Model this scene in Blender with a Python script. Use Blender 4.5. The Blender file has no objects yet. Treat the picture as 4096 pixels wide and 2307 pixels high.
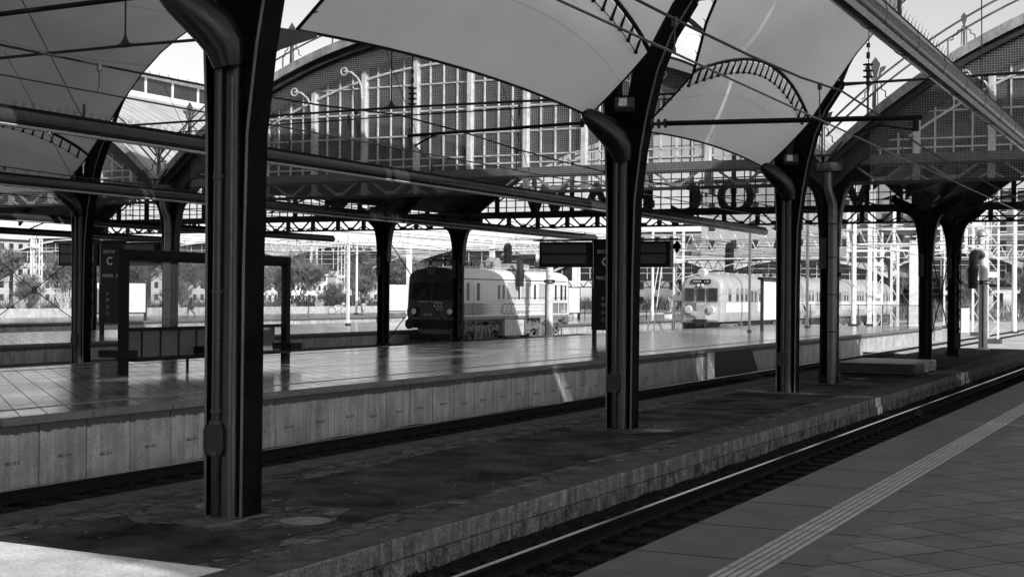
import bpy, bmesh, math, random
from mathutils import Vector, Matrix
R = math.radians
C = bpy.context.scene.collection
sc = bpy.context.scene
PI = math.pi

# ------------------------------------------------------------------ camera
TH, PIT, ROLL = R(26.2), R(.22), R(.46)
CAM = Vector((0, 0, 1.74))
cd = bpy.data.cameras.new("camera"); cam = bpy.data.objects.new("camera", cd); C.objects.link(cam)
cd.sensor_width = 36; cd.lens = 50.0; cd.clip_end = 3000; cd.clip_start = .05
fw = Vector((-math.sin(TH)*math.cos(PIT), math.cos(TH)*math.cos(PIT), math.sin(PIT)))
r0 = Vector((math.cos(TH), math.sin(TH), 0)); u0 = r0.cross(fw)
rt = r0*math.cos(ROLL) + u0*math.sin(ROLL); up = u0*math.cos(ROLL) - r0*math.sin(ROLL)
M = Matrix((( rt.x, up.x, -fw.x, CAM.x), (rt.y, up.y, -fw.y, CAM.y), (rt.z, up.z, -fw.z, CAM.z), (0, 0, 0, 1)))
cam.matrix_world = M
sc.camera = cam
sc.render.resolution_x, sc.render.resolution_y = 1024, 576
sc.view_settings.view_transform = 'Standard'; sc.view_settings.look = 'None'; sc.view_settings.exposure = 0

# ------------------------------------------------------------------ sky and sun (grey: the photograph is monochrome)
SUNV = Vector((-1.65, 1.0, -1.0)).normalized()          # direction the light travels
w = bpy.data.worlds.new("World"); sc.world = w; w.use_nodes = True
nt = w.node_tree; nt.nodes.clear()
sky = nt.nodes.new('ShaderNodeTexSky'); sky.sky_type = 'NISHITA'; sky.sun_disc = False
sky.sun_elevation = math.asin(-SUNV.z); sky.sun_rotation = math.atan2(-SUNV.x, -SUNV.y)
sky.altitude = 120; sky.air_density = 1.0; sky.dust_density = .8; sky.ozone_density = 1
bw = nt.nodes.new('ShaderNodeRGBToBW'); bg = nt.nodes.new('ShaderNodeBackground'); wo = nt.nodes.new('ShaderNodeOutputWorld')
nt.links.new(sky.outputs[0], bw.inputs[0]); nt.links.new(bw.outputs[0], bg.inputs[0]); nt.links.new(bg.outputs[0], wo.inputs[0])
bg.inputs[1].default_value = .175
sd = bpy.data.lights.new("sun", 'SUN'); sd.energy = 5.0; sd.angle = R(.5); sd.color = (1, 1, 1)
so = bpy.data.objects.new("sun", sd); C.objects.link(so); so.rotation_euler = SUNV.to_track_quat('-Z', 'Y').to_euler()

# ------------------------------------------------------------------ materials
MATS = {}
def mat(name, v, var=.15, sc_=3.0, rough=.6, metal=0, bump=0, bsc=40, spec=.5, stretch=None, rvar=0, v2=None, streak=0, grain=.22, gsc=28):
    if name in MATS: return MATS[name]
    m = bpy.data.materials.new(name); m.use_nodes = True; n = m.node_tree.nodes; l = m.node_tree.links
    b = n['Principled BSDF']; b.inputs['Roughness'].default_value = rough; b.inputs['Metallic'].default_value = metal
    b.inputs['Specular IOR Level'].default_value = spec
    tc = n.new('ShaderNodeTexCoord'); mp = n.new('ShaderNodeMapping'); l.new(tc.outputs['Object'], mp.inputs[0])
    if stretch: mp.inputs['Scale'].default_value = stretch
    nz = n.new('ShaderNodeTexNoise'); nz.inputs['Scale'].default_value = sc_; nz.inputs['Detail'].default_value = 6; nz.inputs['Roughness'].default_value = .65
    l.new(mp.outputs[0], nz.inputs['Vector'])
    mr = n.new('ShaderNodeMapRange'); mr.inputs['From Min'].default_value = .3; mr.inputs['From Max'].default_value = .7
    mr.inputs['To Min'].default_value = v*(1-var) if v2 is None else v; mr.inputs['To Max'].default_value = v*(1+var) if v2 is None else v2
    l.new(nz.outputs[0], mr.inputs[0])
    out = mr.outputs[0]
    if streak:
        mp2 = n.new('ShaderNodeMapping'); l.new(tc.outputs['Object'], mp2.inputs[0]); mp2.inputs['Scale'].default_value = (5, 5, .4)
        n2 = n.new('ShaderNodeTexNoise'); n2.inputs['Scale'].default_value = 1.6; n2.inputs['Detail'].default_value = 5; l.new(mp2.outputs[0], n2.inputs['Vector'])
        m2 = n.new('ShaderNodeMapRange'); m2.inputs['From Min'].default_value = .4; m2.inputs['From Max'].default_value = .65
        m2.inputs['To Min'].default_value = 1-streak; m2.inputs['To Max'].default_value = 1; l.new(n2.outputs[0], m2.inputs[0])
        mu = n.new('ShaderNodeMath'); mu.operation = 'MULTIPLY'; l.new(out, mu.inputs[0]); l.new(m2.outputs[0], mu.inputs[1]); out = mu.outputs[0]
    if grain:
        ng = n.new('ShaderNodeTexNoise'); ng.inputs['Scale'].default_value = gsc; ng.inputs['Detail'].default_value = 3; l.new(tc.outputs['Object'], ng.inputs['Vector'])
        mg = n.new('ShaderNodeMapRange'); mg.inputs['From Min'].default_value = .3; mg.inputs['From Max'].default_value = .7; mg.inputs['To Min'].default_value = 1-grain; mg.inputs['To Max'].default_value = 1+grain; l.new(ng.outputs[0], mg.inputs[0])
        mu = n.new('ShaderNodeMath'); mu.operation = 'MULTIPLY'; l.new(out, mu.inputs[0]); l.new(mg.outputs[0], mu.inputs[1]); out = mu.outputs[0]
    l.new(out, b.inputs['Base Color'])
    if rvar:
        m3 = n.new('ShaderNodeMapRange'); m3.inputs['From Min'].default_value = .3; m3.inputs['From Max'].default_value = .7
        m3.inputs['To Min'].default_value = max(.02, rough-rvar); m3.inputs['To Max'].default_value = rough+rvar; l.new(nz.outputs[0], m3.inputs[0]); l.new(m3.outputs[0], b.inputs['Roughness'])
    if bump:
        nb = n.new('ShaderNodeTexNoise'); nb.inputs['Scale'].default_value = bsc; nb.inputs['Detail'].default_value = 4; l.new(mp.outputs[0], nb.inputs['Vector'])
        bp = n.new('ShaderNodeBump'); bp.inputs['Strength'].default_value = bump; bp.inputs['Distance'].default_value = .02
        l.new(nb.outputs[0], bp.inputs['Height']); l.new(bp.outputs[0], b.inputs['Normal'])
    m['out'] = 0
    MATS[name] = m
    return m

def mathn(n, l, op, a, b=None, c=None):
    x = n.new('ShaderNodeMath'); x.operation = op
    for i, q in enumerate((a, b, c)):
        if q is None: continue
        if isinstance(q, (int, float)): x.inputs[i].default_value = q
        else: l.new(q, x.inputs[i])
    return x.outputs[0]

def basecol(m):
    """the socket that currently feeds Base Color, and its principled node"""
    b = m.node_tree.nodes['Principled BSDF']; k = b.inputs['Base Color'].links[0]
    return b, k.from_socket
def lines(m, per, wid, coord, dark, off=0.0, rot=0.0, per2=None, coord2=None, off2=0.0, stag=False, vary=0.0):
    """darken joint lines: coord is 0/1/2 of object space, optional rotation about z and second direction"""
    n = m.node_tree.nodes; l = m.node_tree.links; b, c = basecol(m)
    tc = n.new('ShaderNodeTexCoord'); mp = n.new('ShaderNodeMapping'); l.new(tc.outputs['Object'], mp.inputs[0]); mp.inputs['Rotation'].default_value = (0, 0, rot)
    sp = n.new('ShaderNodeSeparateXYZ'); l.new(mp.outputs[0], sp.inputs[0])
    def ln(co, p, o, extra=None):
        q = mathn(n, l, 'ADD', sp.outputs[co], o+1000*p)
        if extra is not None: q = mathn(n, l, 'ADD', q, extra)
        q = mathn(n, l, 'MODULO', q, p); return mathn(n, l, 'LESS_THAN', q, wid)
    a = ln(coord, per, off)
    if per2:
        ex = None
        if stag:
            row = mathn(n, l, 'FLOOR', mathn(n, l, 'DIVIDE', mathn(n, l, 'ADD', sp.outputs[coord], off+1000*per), per))
            ex = mathn(n, l, 'MULTIPLY', mathn(n, l, 'MODULO', row, 2.0), per2/2)
        a = mathn(n, l, 'MAXIMUM', a, ln(coord2, per2, off2, ex))
    mx = n.new('ShaderNodeMix'); mx.data_type = 'FLOAT'; l.new(a, mx.inputs[0]); l.new(c, mx.inputs[2]); mx.inputs[3].default_value = dark
    out = mx.outputs[0]
    if vary and per2:
        i1 = mathn(n, l, 'FLOOR', mathn(n, l, 'DIVIDE', mathn(n, l, 'ADD', sp.outputs[coord], off+1000*per), per))
        i2 = mathn(n, l, 'FLOOR', mathn(n, l, 'DIVIDE', mathn(n, l, 'ADD', sp.outputs[coord2], off2+1000*per2), per2))
        cb = n.new('ShaderNodeCombineXYZ'); l.new(i1, cb.inputs[0]); l.new(i2, cb.inputs[1])
        wn = n.new('ShaderNodeTexWhiteNoise'); wn.noise_dimensions = '2D'; l.new(cb.outputs[0], wn.inputs['Vector'])
        f = mathn(n, l, 'MULTIPLY_ADD', wn.outputs['Value'], 2*vary, 1-vary); out = mathn(n, l, 'MULTIPLY', out, f)
    l.new(out, b.inputs['Base Color'])
    s0 = b.inputs['Specular IOR Level'].default_value; l.new(mathn(n, l, 'MULTIPLY_ADD', a, -s0, s0), b.inputs['Specular IOR Level'])
    return m

steel = mat('painted_steel', .007, .5, 2.2, .5, 0, .25, 60, rvar=.1, spec=.12); steelm = mat('matt_painted_steel', .006, .6, 2.5, .8, 0, .25, 50, spec=.04); steelg = mat('glossy_painted_steel', .009, .6, 1.6, .3, 0, .1, 40, rvar=.1, spec=.36)
steel2 = mat('grey_painted_steel', .035, .45, 2.5, .45, 0, .2, 50, spec=.3)
steel_flange = mat('flange_steel', .09, .35, 2.5, .35, 0, .15, 60)
oldiron = mat('shaded_iron', .022, .5, 3, .6, 0, .4, 30)
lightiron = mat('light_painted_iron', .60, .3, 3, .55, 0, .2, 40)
facia = mat('weathered_facia', .30, .45, 1.6, .6, 0, .2, 20, streak=.3)
pipegrey = mat('downpipe_grey', .055, .4, 3, .28, 0, .1, 30, spec=.7)
galv = mat('galvanised_steel', .45, .25, 4, .4, .6)
mast = mat('mast_grey_paint', .80, .15, 3, .5)
cablem = mat('dark_cable', .02, .2, 9, .5)
copper = mat('contact_wire', .25, .2, 9, .25, 1)
concrete = mat('precast_concrete', .42, .3, 1.6, .8, 0, .3, 30, streak=.3)
def stain(m, z0, amp, dark):
    """dirt creeping down from a top edge at height z0, and small random pits"""
    n = m.node_tree.nodes; l = m.node_tree.links; b, c = basecol(m)
    tc = n.new('ShaderNodeTexCoord'); sp = n.new('ShaderNodeSeparateXYZ'); l.new(tc.outputs['Object'], sp.inputs[0])
    nz = n.new('ShaderNodeTexNoise'); nz.inputs['Scale'].default_value = 4; nz.inputs['Detail'].default_value = 8; nz.inputs['Roughness'].default_value = .8; l.new(tc.outputs['Object'], nz.inputs['Vector'])
    t = mathn(n, l, 'MULTIPLY_ADD', nz.outputs[0], amp, sp.outputs[2])
    t = mathn(n, l, 'GREATER_THAN', t, z0+amp*.42)
    n2 = n.new('ShaderNodeTexNoise'); n2.inputs['Scale'].default_value = 14; n2.inputs['Detail'].default_value = 3; l.new(tc.outputs['Object'], n2.inputs['Vector'])
    t2 = mathn(n, l, 'GREATER_THAN', n2.outputs[0], .725)
    t = mathn(n, l, 'MAXIMUM', t, t2)
    mx = n.new('ShaderNodeMix'); mx.data_type = 'FLOAT'; l.new(t, mx.inputs[0]); l.new(c, mx.inputs[2]); mx.inputs[3].default_value = dark
    l.new(mx.outputs[0], b.inputs['Base Color']); return m
stain(concrete, -.36, .22, .07)
coping = mat('coping_concrete', .15, .2, 2, .7, 0, .2, 40); lines(coping, 1.9, .02, 1, .04)
oldstone = mat('old_stone_kerb', .24, .45, 5, .95, 0, 1, 25, streak=.42, spec=.1, grain=.45, gsc=45); lines(oldstone, 1.45, .012, 1, .05)
oldstone2 = mat('lower_stone_course', .20, .8, 5, .95, 0, 1, 20, streak=.45, spec=.1, grain=.5, gsc=40); lines(oldstone2, .48, .014, 1, .06)
asphalt = mat('patched_asphalt', .044, .9, 1.1, .95, 0, .9, 60, spec=.03, grain=.4, gsc=60); sunslab = mat('sun_patch_slab', .58, .3, 1.5, .9, 0, .5, 60, spec=.1)  # second material: pale tone that paints the sun patch brighter
kerbtop = mat('kerb_top', .075, .45, 3.5, .9, 0, .6, 40, spec=.06)
pave = mat('glossy_paving', .20, .3, 1.5, .17, 0, .12, 14, stretch=(1, .3, 1), rvar=.06)
lines(pave, .42, .016, 0, .012, rot=R(-49.5), per2=1.7, coord2=1, vary=.25)
pave2 = mat('band_paving', .072, .36, 2.2, .5, 0, .3, 120, spec=.2); lines(pave2, 1.3, .022, 1, .012)
pave3 = mat('near_paving', .085, .42, 2.2, .5, 0, .3, 120, spec=.2); lines(pave3, .5, .012, 0, .012, rot=R(34), per2=.5, coord2=1, vary=.22)
tactile = mat('tactile_paving', .26, .2, 2, .55, 0, .2, 80); lines(tactile, .4, .014, 1, .06)
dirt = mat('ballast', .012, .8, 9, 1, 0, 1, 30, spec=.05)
yardm = mat('yard_ground', .50, .5, 1.2, 1, 0, 1, 12)
railside = mat('rail_side', .010, .3, 5, .7, spec=.15)
railtop = mat('rail_head', .85, .1, 20, .25, 1)
sleeperm = mat('sleeper_concrete', .016, .5, 5, .95, 0, .4, 40, spec=.05)
boardw = mat('white_board', .85, .03, 2, .4)
black = mat('black_panel', .006, .2, 4, .4, spec=.2)
screen = mat('dark_screen', .022, .15, 3, .25)
rubber = mat('soot_black', .012, .4, 6, .7, 0, .5, 30)
roofm = mat('sheet_roof', .62, .2, 1, .5, .3)
lines(roofm, .62, .05, 1, .2)
roofin = mat('roof_boarding', .10, .35, 2, .8); lines(roofin, .35, .02, 1, .03)
lettr = mat('white_lettering', .75, .05, 3, .5)
trussg = mat('truss_grey', .16, .5, 6, .6)
stencil = mat('stencil_paint', .11, .3, 8, .8)
branch = mat('bare_wood', .16, .6, 4, .9)
branchl = mat('pale_twigs', .55, .3, 4, .9)
facade = mat('pale_render', .82, .15, .6, .85); facade2 = mat('grey_render', .42, .15, .6, .85); facade3 = mat('dark_render', .20, .2, .6, .85)
winm = mat('window_glass', .03, .3, 1, .15)
skinm = mat('skin', .35, .1, 6, .6); cloth_d = mat('dark_cloth', .03, .3, 9, .9); cloth_l = mat('pale_cloth', .5, .2, 9, .9); cloth_m = mat('grey_cloth', .14, .2, 9, .9)
hedge = mat('scrub', .12, .6, 3, 1, 0, 1, 10)
lamp_glass = mat('milky_glass', .8, .05, 3, .3)

def glassmat(name, dirty, tint=.8, rough=.05):
    m = bpy.data.materials.new(name); m.use_nodes = True; n = m.node_tree.nodes; l = m.node_tree.links; n.clear()
    o = n.new('ShaderNodeOutputMaterial'); tr = n.new('ShaderNodeBsdfTransparent'); tr.inputs[0].default_value = (tint, tint, tint, 1)
    df = n.new('ShaderNodeBsdfDiffuse'); df.inputs[0].default_value = (.5, .5, .5, 1)
    gl = n.new('ShaderNodeBsdfGlossy'); gl.inputs['Roughness'].default_value = rough
    nz = n.new('ShaderNodeTexNoise'); nz.inputs['Scale'].default_value = 1.2; tc = n.new('ShaderNodeTexCoord'); l.new(tc.outputs['Object'], nz.inputs['Vector'])
    mx = n.new('ShaderNodeMixShader'); f = mathn(n, l, 'MULTIPLY', nz.outputs[0], 2*dirty); l.new(f, mx.inputs[0]); l.new(tr.outputs[0], mx.inputs[1]); l.new(df.outputs[0], mx.inputs[2])
    fr = n.new('ShaderNodeFresnel'); fr.inputs[0].default_value = 1.4; m2 = n.new('ShaderNodeMixShader'); l.new(fr.outputs[0], m2.inputs[0]); l.new(mx.outputs[0], m2.inputs[1]); l.new(gl.outputs[0], m2.inputs[2])
    l.new(m2.outputs[0], o.inputs[0]); return m
gl_hall = glassmat('dusty_hall_glass', .13, .75)
gl_shel = glassmat('shelter_glass', .08, .8)

def membranemat(name, col, trans):
    m = bpy.data.materials.new(name); m.use_nodes = True; n = m.node_tree.nodes; l = m.node_tree.links; n.clear()
    o = n.new('ShaderNodeOutputMaterial'); df = n.new('ShaderNodeBsdfDiffuse'); tl = n.new('ShaderNodeBsdfTranslucent')
    tc = n.new('ShaderNodeTexCoord'); nz = n.new('ShaderNodeTexNoise'); nz.inputs['Scale'].default_value = .8; nz.inputs['Detail'].default_value = 6; l.new(tc.outputs['Object'], nz.inputs['Vector'])
    uv = n.new('ShaderNodeUVMap'); sp = n.new('ShaderNodeSeparateXYZ'); l.new(uv.outputs[0], sp.inputs[0])
    s = mathn(n, l, 'LESS_THAN', mathn(n, l, 'MODULO', mathn(n, l, 'ADD', mathn(n, l, 'MULTIPLY', sp.outputs[1], 4.0), 100.02), 1.0), .03)
    c0 = mathn(n, l, 'MULTIPLY_ADD', nz.outputs[0], .3*col, .85*col)
    n2 = n.new('ShaderNodeTexNoise'); n2.inputs['Scale'].default_value = .35; n2.inputs['Detail'].default_value = 8; mpx = n.new('ShaderNodeMapping'); mpx.inputs['Scale'].default_value = (1, .4, 2.2); l.new(tc.outputs['Object'], mpx.inputs[0]); l.new(mpx.outputs[0], n2.inputs['Vector'])
    c0 = mathn(n, l, 'MULTIPLY', c0, mathn(n, l, 'MULTIPLY_ADD', n2.outputs[0], .36, .82))
    c1 = mathn(n, l, 'MULTIPLY', c0, mathn(n, l, 'MULTIPLY_ADD', s, -.16, 1.0))
    l.new(c1, df.inputs[0])
    c2 = mathn(n, l, 'MULTIPLY', c1, trans); l.new(c2, tl.inputs[0])
    ad = n.new('ShaderNodeAddShader'); l.new(df.outputs[0], ad.inputs[0]); l.new(tl.outputs[0], ad.inputs[1]); l.new(ad.outputs[0], o.inputs[0]); return m
memb = membranemat('coated_fabric', .62, .66); membd = membranemat('shaded_coated_fabric', .50, .26)  # second one: same fabric with shade put into its colour and translucency

def netmat():
    m = bpy.data.materials.new('bird_netting'); m.use_nodes = True; n = m.node_tree.nodes; l = m.node_tree.links; n.clear()
    o = n.new('ShaderNodeOutputMaterial'); tr = n.new('ShaderNodeBsdfTransparent'); df = n.new('ShaderNodeBsdfDiffuse'); df.inputs[0].default_value = (.5, .5, .5, 1)
    tc = n.new('ShaderNodeTexCoord'); sp = n.new('ShaderNodeSeparateXYZ'); l.new(tc.outputs['Object'], sp.inputs[0])
    def g(k): return mathn(n, l, 'LESS_THAN', mathn(n, l, 'MODULO', mathn(n, l, 'ADD', sp.outputs[k], 500), .065), .0036)
    a = mathn(n, l, 'MAXIMUM', g(0), g(2)); mx = n.new('ShaderNodeMixShader'); l.new(a, mx.inputs[0]); l.new(tr.outputs[0], mx.inputs[1]); l.new(df.outputs[0], mx.inputs[2]); l.new(mx.outputs[0], o.inputs[0]); return m
net = netmat()

# ------------------------------------------------------------------ mesh builder
class MB:
    def __init__(s): s.v = []; s.f = []; s.uv = None
    def add(s, vs, fs):
        b = len(s.v); s.v += [tuple(x) for x in vs]; s.f += [tuple(b+i for i in q) for q in fs]; return s
    def box(s, x0, x1, y0, y1, z0, z1):
        return s.add([(x0,y0,z0),(x1,y0,z0),(x1,y1,z0),(x0,y1,z0),(x0,y0,z1),(x1,y0,z1),(x1,y1,z1),(x0,y1,z1)],
                     [(0,3,2,1),(4,5,6,7),(0,1,5,4),(1,2,6,5),(2,3,7,6),(3,0,4,7)])
    def bar(s, p, q, w, h=None, upv=(0,0,1)):
        p = Vector(p); q = Vector(q); h = h or w; d = (q-p)
        if d.length < 1e-6: return s
        d.normalize(); u = Vector(upv)
        if abs(d.dot(u)) > .97: u = Vector((0,1,0)) if abs(d.y) < .9 else Vector((1,0,0))
        a = d.cross(u).normalized()*(w/2); b = a.normalized().cross(d)*(h/2)
        vs = [p-a-b, p+a-b, p+a+b, p-a+b, q-a-b, q+a-b, q+a+b, q-a+b]
        return s.add(vs, [(3,2,1,0),(4,5,6,7),(0,1,5,4),(1,2,6,5),(2,3,7,6),(3,0,4,7)])
    def path(s, pts, w, h, upv=(0,0,1)):
        for a, b in zip(pts[:-1], pts[1:]): s.bar(a, b, w, h, upv)
        return s
    def tube(s, pts, r, n=8, cap=True, flat=1.0):
        pts = [Vector(p) for p in pts]; m = len(pts); rs = r if isinstance(r, (list, tuple)) else [r]*m
        vs = []; ref = None
        for i, p in enumerate(pts):
            d = (pts[min(i+1, m-1)]-pts[max(i-1, 0)]).normalized()
            if ref is None: ref = Vector((0,0,1)) if abs(d.z) < .9 else Vector((1,0,0))
            a = d.cross(ref)
            if a.length < 1e-4: a = d.cross(Vector((0,1,0)))
            a.normalize(); b = a.cross(d).normalized(); ref = b
            for k in range(n):
                t = 2*PI*k/n; vs.append(p + a*math.cos(t)*rs[i] + b*math.sin(t)*rs[i]*flat)
        fs = [(i*n+k, i*n+(k+1) % n, (i+1)*n+(k+1) % n, (i+1)*n+k) for i in range(m-1) for k in range(n)]
        if cap: fs += [tuple(range(n))[::-1], tuple((m-1)*n+k for k in range(n))]
        return s.add(vs, fs)
    def lathe(s, prof, c=(0,0,0), n=16, axis=2):
        vs = []; c = Vector(c)
        for r, z in prof:
            for k in range(n):
                t = 2*PI*k/n; q = [r*math.cos(t), r*math.sin(t)]
                v = [0,0,0]; o = [i for i in range(3) if i != axis]; v[o[0]] = q[0]; v[o[1]] = q[1]; v[axis] = z; vs.append(c+Vector(v))
        m = len(prof); fs = [(i*n+k, i*n+(k+1) % n, (i+1)*n+(k+1) % n, (i+1)*n+k) for i in range(m-1) for k in range(n)]
        fs += [tuple(range(n))[::-1], tuple((m-1)*n+k for k in range(n))]
        return s.add(vs, fs)
    def prism(s, poly, axis, a, b):
        """poly in the two remaining axes, extruded along axis from a to b"""
        o = [i for i in range(3) if i != axis]; n = len(poly); vs = []
        for t in (a, b):
            for p in poly:
                v = [0,0,0]; v[o[0]] = p[0]; v[o[1]] = p[1]; v[axis] = t; vs.append(v)
        return s.add(vs, [tuple(range(n)), tuple(range(2*n-1, n-1, -1))] + [(i, n+i, n+(i+1) % n, (i+1) % n) for i in range(n)])
    def quad(s, *p): return s.add(p, [tuple(range(len(p)))])
    def strip(s, A, B):
        n = len(A); return s.add(list(A)+list(B), [(i, i+1, n+i+1, n+i) for i in range(n-1)])
    def build(s, name, m, parent=None, smooth=False, world=False, bevel=0, solid=0):
        me = bpy.data.meshes.new(name)
        off = parent_off(parent) if (world and parent) else Vector((0,0,0))
        me.from_pydata([(x-off.x, y-off.y, z-off.z) for x, y, z in s.v], [], s.f); me.validate(); 
        if s.uv: 
            ul = me.uv_layers.new(name='UVMap')
            for lp in me.loops: ul.data[lp.index].uv = s.uv[lp.vertex_index]
        bmm = bmesh.new(); bmm.from_mesh(me); bmesh.ops.recalc_face_normals(bmm, faces=bmm.faces); bmm.to_mesh(me); bmm.free()
        if m: me.materials.append(m)
        if smooth:
            for p in me.polygons: p.use_smooth = True
            try: me.set_sharp_from_angle(angle=R(40))
            except Exception: pass
        o = bpy.data.objects.new(name, me); C.objects.link(o)
        if parent: o.parent = parent
        if bevel:
            md = o.modifiers.new('bevel', 'BEVEL'); md.width = bevel; md.segments = 2; md.limit_method = 'ANGLE'
        if solid:
            md = o.modifiers.new('solid', 'SOLIDIFY'); md.thickness = solid
        return o
def parent_off(p):
    o = Vector((0,0,0))
    while p is not None: o = o + p.location; p = p.parent
    return o
def thing(name, label, cat, loc=(0,0,0), rz=0, group=None):
    o = bpy.data.objects.new(name, None); C.objects.link(o); o.empty_display_size = .3
    o.location = loc; o.rotation_euler = (0,0,rz); o['label'] = label; o['category'] = cat
    if group: o['group'] = group
    return o
def tag(o, label, cat, group=None, kind=None):
    o['label'] = label; o['category'] = cat
    if group: o['group'] = group
    if kind: o['kind'] = kind
    return o
def structure(o): o['kind'] = 'structure'; return o
def dup(root, loc, label, rz=None, group=None, scale=None):
    r = root.copy(); C.objects.link(r); r.location = loc; r['label'] = label
    if rz is not None: r.rotation_euler = (0, 0, rz)
    if group: r['group'] = group
    if scale: r.scale = (scale,)*3 if isinstance(scale, (int, float)) else scale
    for ch in list(root.children):
        c = ch.copy(); C.objects.link(c); c.parent = r
        for g in ch.children:
            d = g.copy(); C.objects.link(d); d.parent = c
    return r
def text(s, size, name, m, parent, loc, rot=(PI/2, 0, 0), align='LEFT', ext=.002, shear=0, sx=1.0, bold=0):
    cu = bpy.data.curves.new(name, 'FONT'); cu.body = s; cu.size = size; cu.align_x = align; cu.extrude = ext; cu.shear = shear; cu.offset = bold; cu.resolution_u = 3
    t = bpy.data.objects.new('tmp', cu); C.objects.link(t); dg = bpy.context.evaluated_depsgraph_get()
    me = bpy.data.meshes.new_from_object(t.evaluated_get(dg)); bpy.data.objects.remove(t)
    me.materials.clear(); me.materials.append(m); me.name = name
    o = bpy.data.objects.new(name, me); C.objects.link(o); o.parent = parent; o.location = loc; o.rotation_euler = rot; o.scale = (sx, 1, 1)
    return o
def arc(c, r, a0, a1, n): return [(c[0]+r*math.cos(a0+(a1-a0)*i/n), c[1]+r*math.sin(a0+(a1-a0)*i/n)) for i in range(n+1)]
rnd = random.Random(7)
# ------------------------------------------------------------------ the ground, platforms and tracks
MX = -9.35            # centre line of the first service platform and its columns
gr = MB()
for (a, b_, c_, d_) in ((-900, -16.4, -60, 72), (-3.2, 900, -60, 72), (-900, 900, 72, 1500)): gr.quad((a, c_, -1.03), (b_, c_, -1.03), (b_, d_, -1.03), (a, d_, -1.03))
gr = gr.build('ground', yardm); structure(gr)
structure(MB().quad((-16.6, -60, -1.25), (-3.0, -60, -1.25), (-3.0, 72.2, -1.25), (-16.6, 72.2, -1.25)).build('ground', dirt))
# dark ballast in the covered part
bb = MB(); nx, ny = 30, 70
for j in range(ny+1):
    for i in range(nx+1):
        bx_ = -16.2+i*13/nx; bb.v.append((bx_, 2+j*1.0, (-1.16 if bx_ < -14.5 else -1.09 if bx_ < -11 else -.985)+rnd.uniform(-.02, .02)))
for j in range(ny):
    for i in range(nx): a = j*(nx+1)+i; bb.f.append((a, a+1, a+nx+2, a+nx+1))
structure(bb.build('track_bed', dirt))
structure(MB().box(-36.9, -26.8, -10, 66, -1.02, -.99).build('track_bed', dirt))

def platform(name, x0, x1, y0, y1, z, top, wallside, wmat=concrete):
    root = bpy.data.objects.new(name, None); C.objects.link(root); structure(root)
    MB().box(x0+.35, x1-.35, y0, y1, z-.30, z).build('paving', top, root)
    for xe, s in ((x0, 1), (x1, -1)):
        MB().box(min(xe, xe+.36*s), max(xe, xe+.36*s), y0, y1, z-.09, z+.003).build('coping', coping, root, bevel=.012)
        wl = MB(); y = y0
        while y < y1:
            n = min(1.0, y1-y); a = xe+.045*s; wl.box(min(a, a+.1*s), max(a, a+.1*s), y+.013, y+n-.013, -1.3, z-.085); y += 1.0
        wl.build('wall_panels', wmat, root)
        MB().box(min(xe+.15*s, xe+.3*s), max(xe+.15*s, xe+.3*s), y0, y1, -1.3, z-.1).build('backing_wall', rubber, root)
    MB().box(x0+.4, x1-.4, y1-.2, y1, -1.2, z-.01).build('end_wall', concrete, root)
    return root
P2 = platform('platform', -26.6, -15.7, -8, 95.5, -.16, pave, 1)
MB().box(-17.15, -17.02, -8, 95, -.155, -.1565).build('edge_line', mat('worn_white_line', .28, .4, 6, .6), P2)
MB().box(-25.3, -25.17, -8, 95, -.155, -.1565).build('edge_line', MATS['worn_white_line'], P2)
# stencilled marks on each panel of the near wall
for k in range(12, 100):
    if k < 62 or k % 2: pass
    text('BBL L 9%d 11' % (k % 10), .058, 'stencil_mark', stencil, P2, (-15.7-.044, k-8+.30+.16*((k*7) % 5)/5, -.80-.02*((k*3) % 4)), (PI/2, 0, PI/2), bold=.004) if k <= 50 else None
# brick pier and dark sloping panel standing in for the ramp recess in the platform wall near its far part
MB().box(-15.80, -15.725, 47.4, 48.2, -1.2, -.25).build('brick_pier', lines(mat('white_brick', .5, .2, 3, .8), .09, .014, 2, .1), P2)
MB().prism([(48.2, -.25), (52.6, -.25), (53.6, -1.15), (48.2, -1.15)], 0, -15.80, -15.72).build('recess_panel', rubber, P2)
P3 = platform('platform', -48.5, -37.1, -8, 150, -.16, pave, 1)
P4 = platform('platform', -72.5, -60.7, 20, 175, -.16, pave, 1)
MB().box(-61.9, -61.7, 20, 175, -.155, -.1565).build('edge_line', MATS['worn_white_line'], P4)

# the near platform under the camera
NP = bpy.data.objects.new('platform', None); C.objects.link(NP); structure(NP)
MB().box(-2.28, 9, -12, 130, -.4, 0).build('paving', pave3, NP)
MB().box(-3.54, -2.80, -12, 130, -.12, .0).build('paving_band', pave2, NP, bevel=.01)
MB().box(-2.52, -2.28, -12, 130, -.3, .0015).build('paving_band', pave2, NP)
tb = MB().box(-2.80, -2.52, -12, 130, -.1, -.002)
tb.build('tactile_base', mat('tactile_base', .10, .2, 3, .6), NP)
tb = MB()
for k in range(5):
    x = -2.795+k*.056
    tb.add([(x, -12, 0), (x+.036, -12, 0), (x+.036, 130, 0), (x, 130, 0), (x+.006, -12, .006), (x+.031, -12, .006), (x+.031, 130, .006), (x+.006, 130, .006)], [(4,5,6,7),(0,4,7,3),(1,2,6,5),(0,1,5,4)])
tb.build('tactile_ribs', tactile, NP)
MB().box(-3.40, -3.3, -12, 130, -1.2, -.1).build('platform_wall', oldstone, NP)

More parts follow.
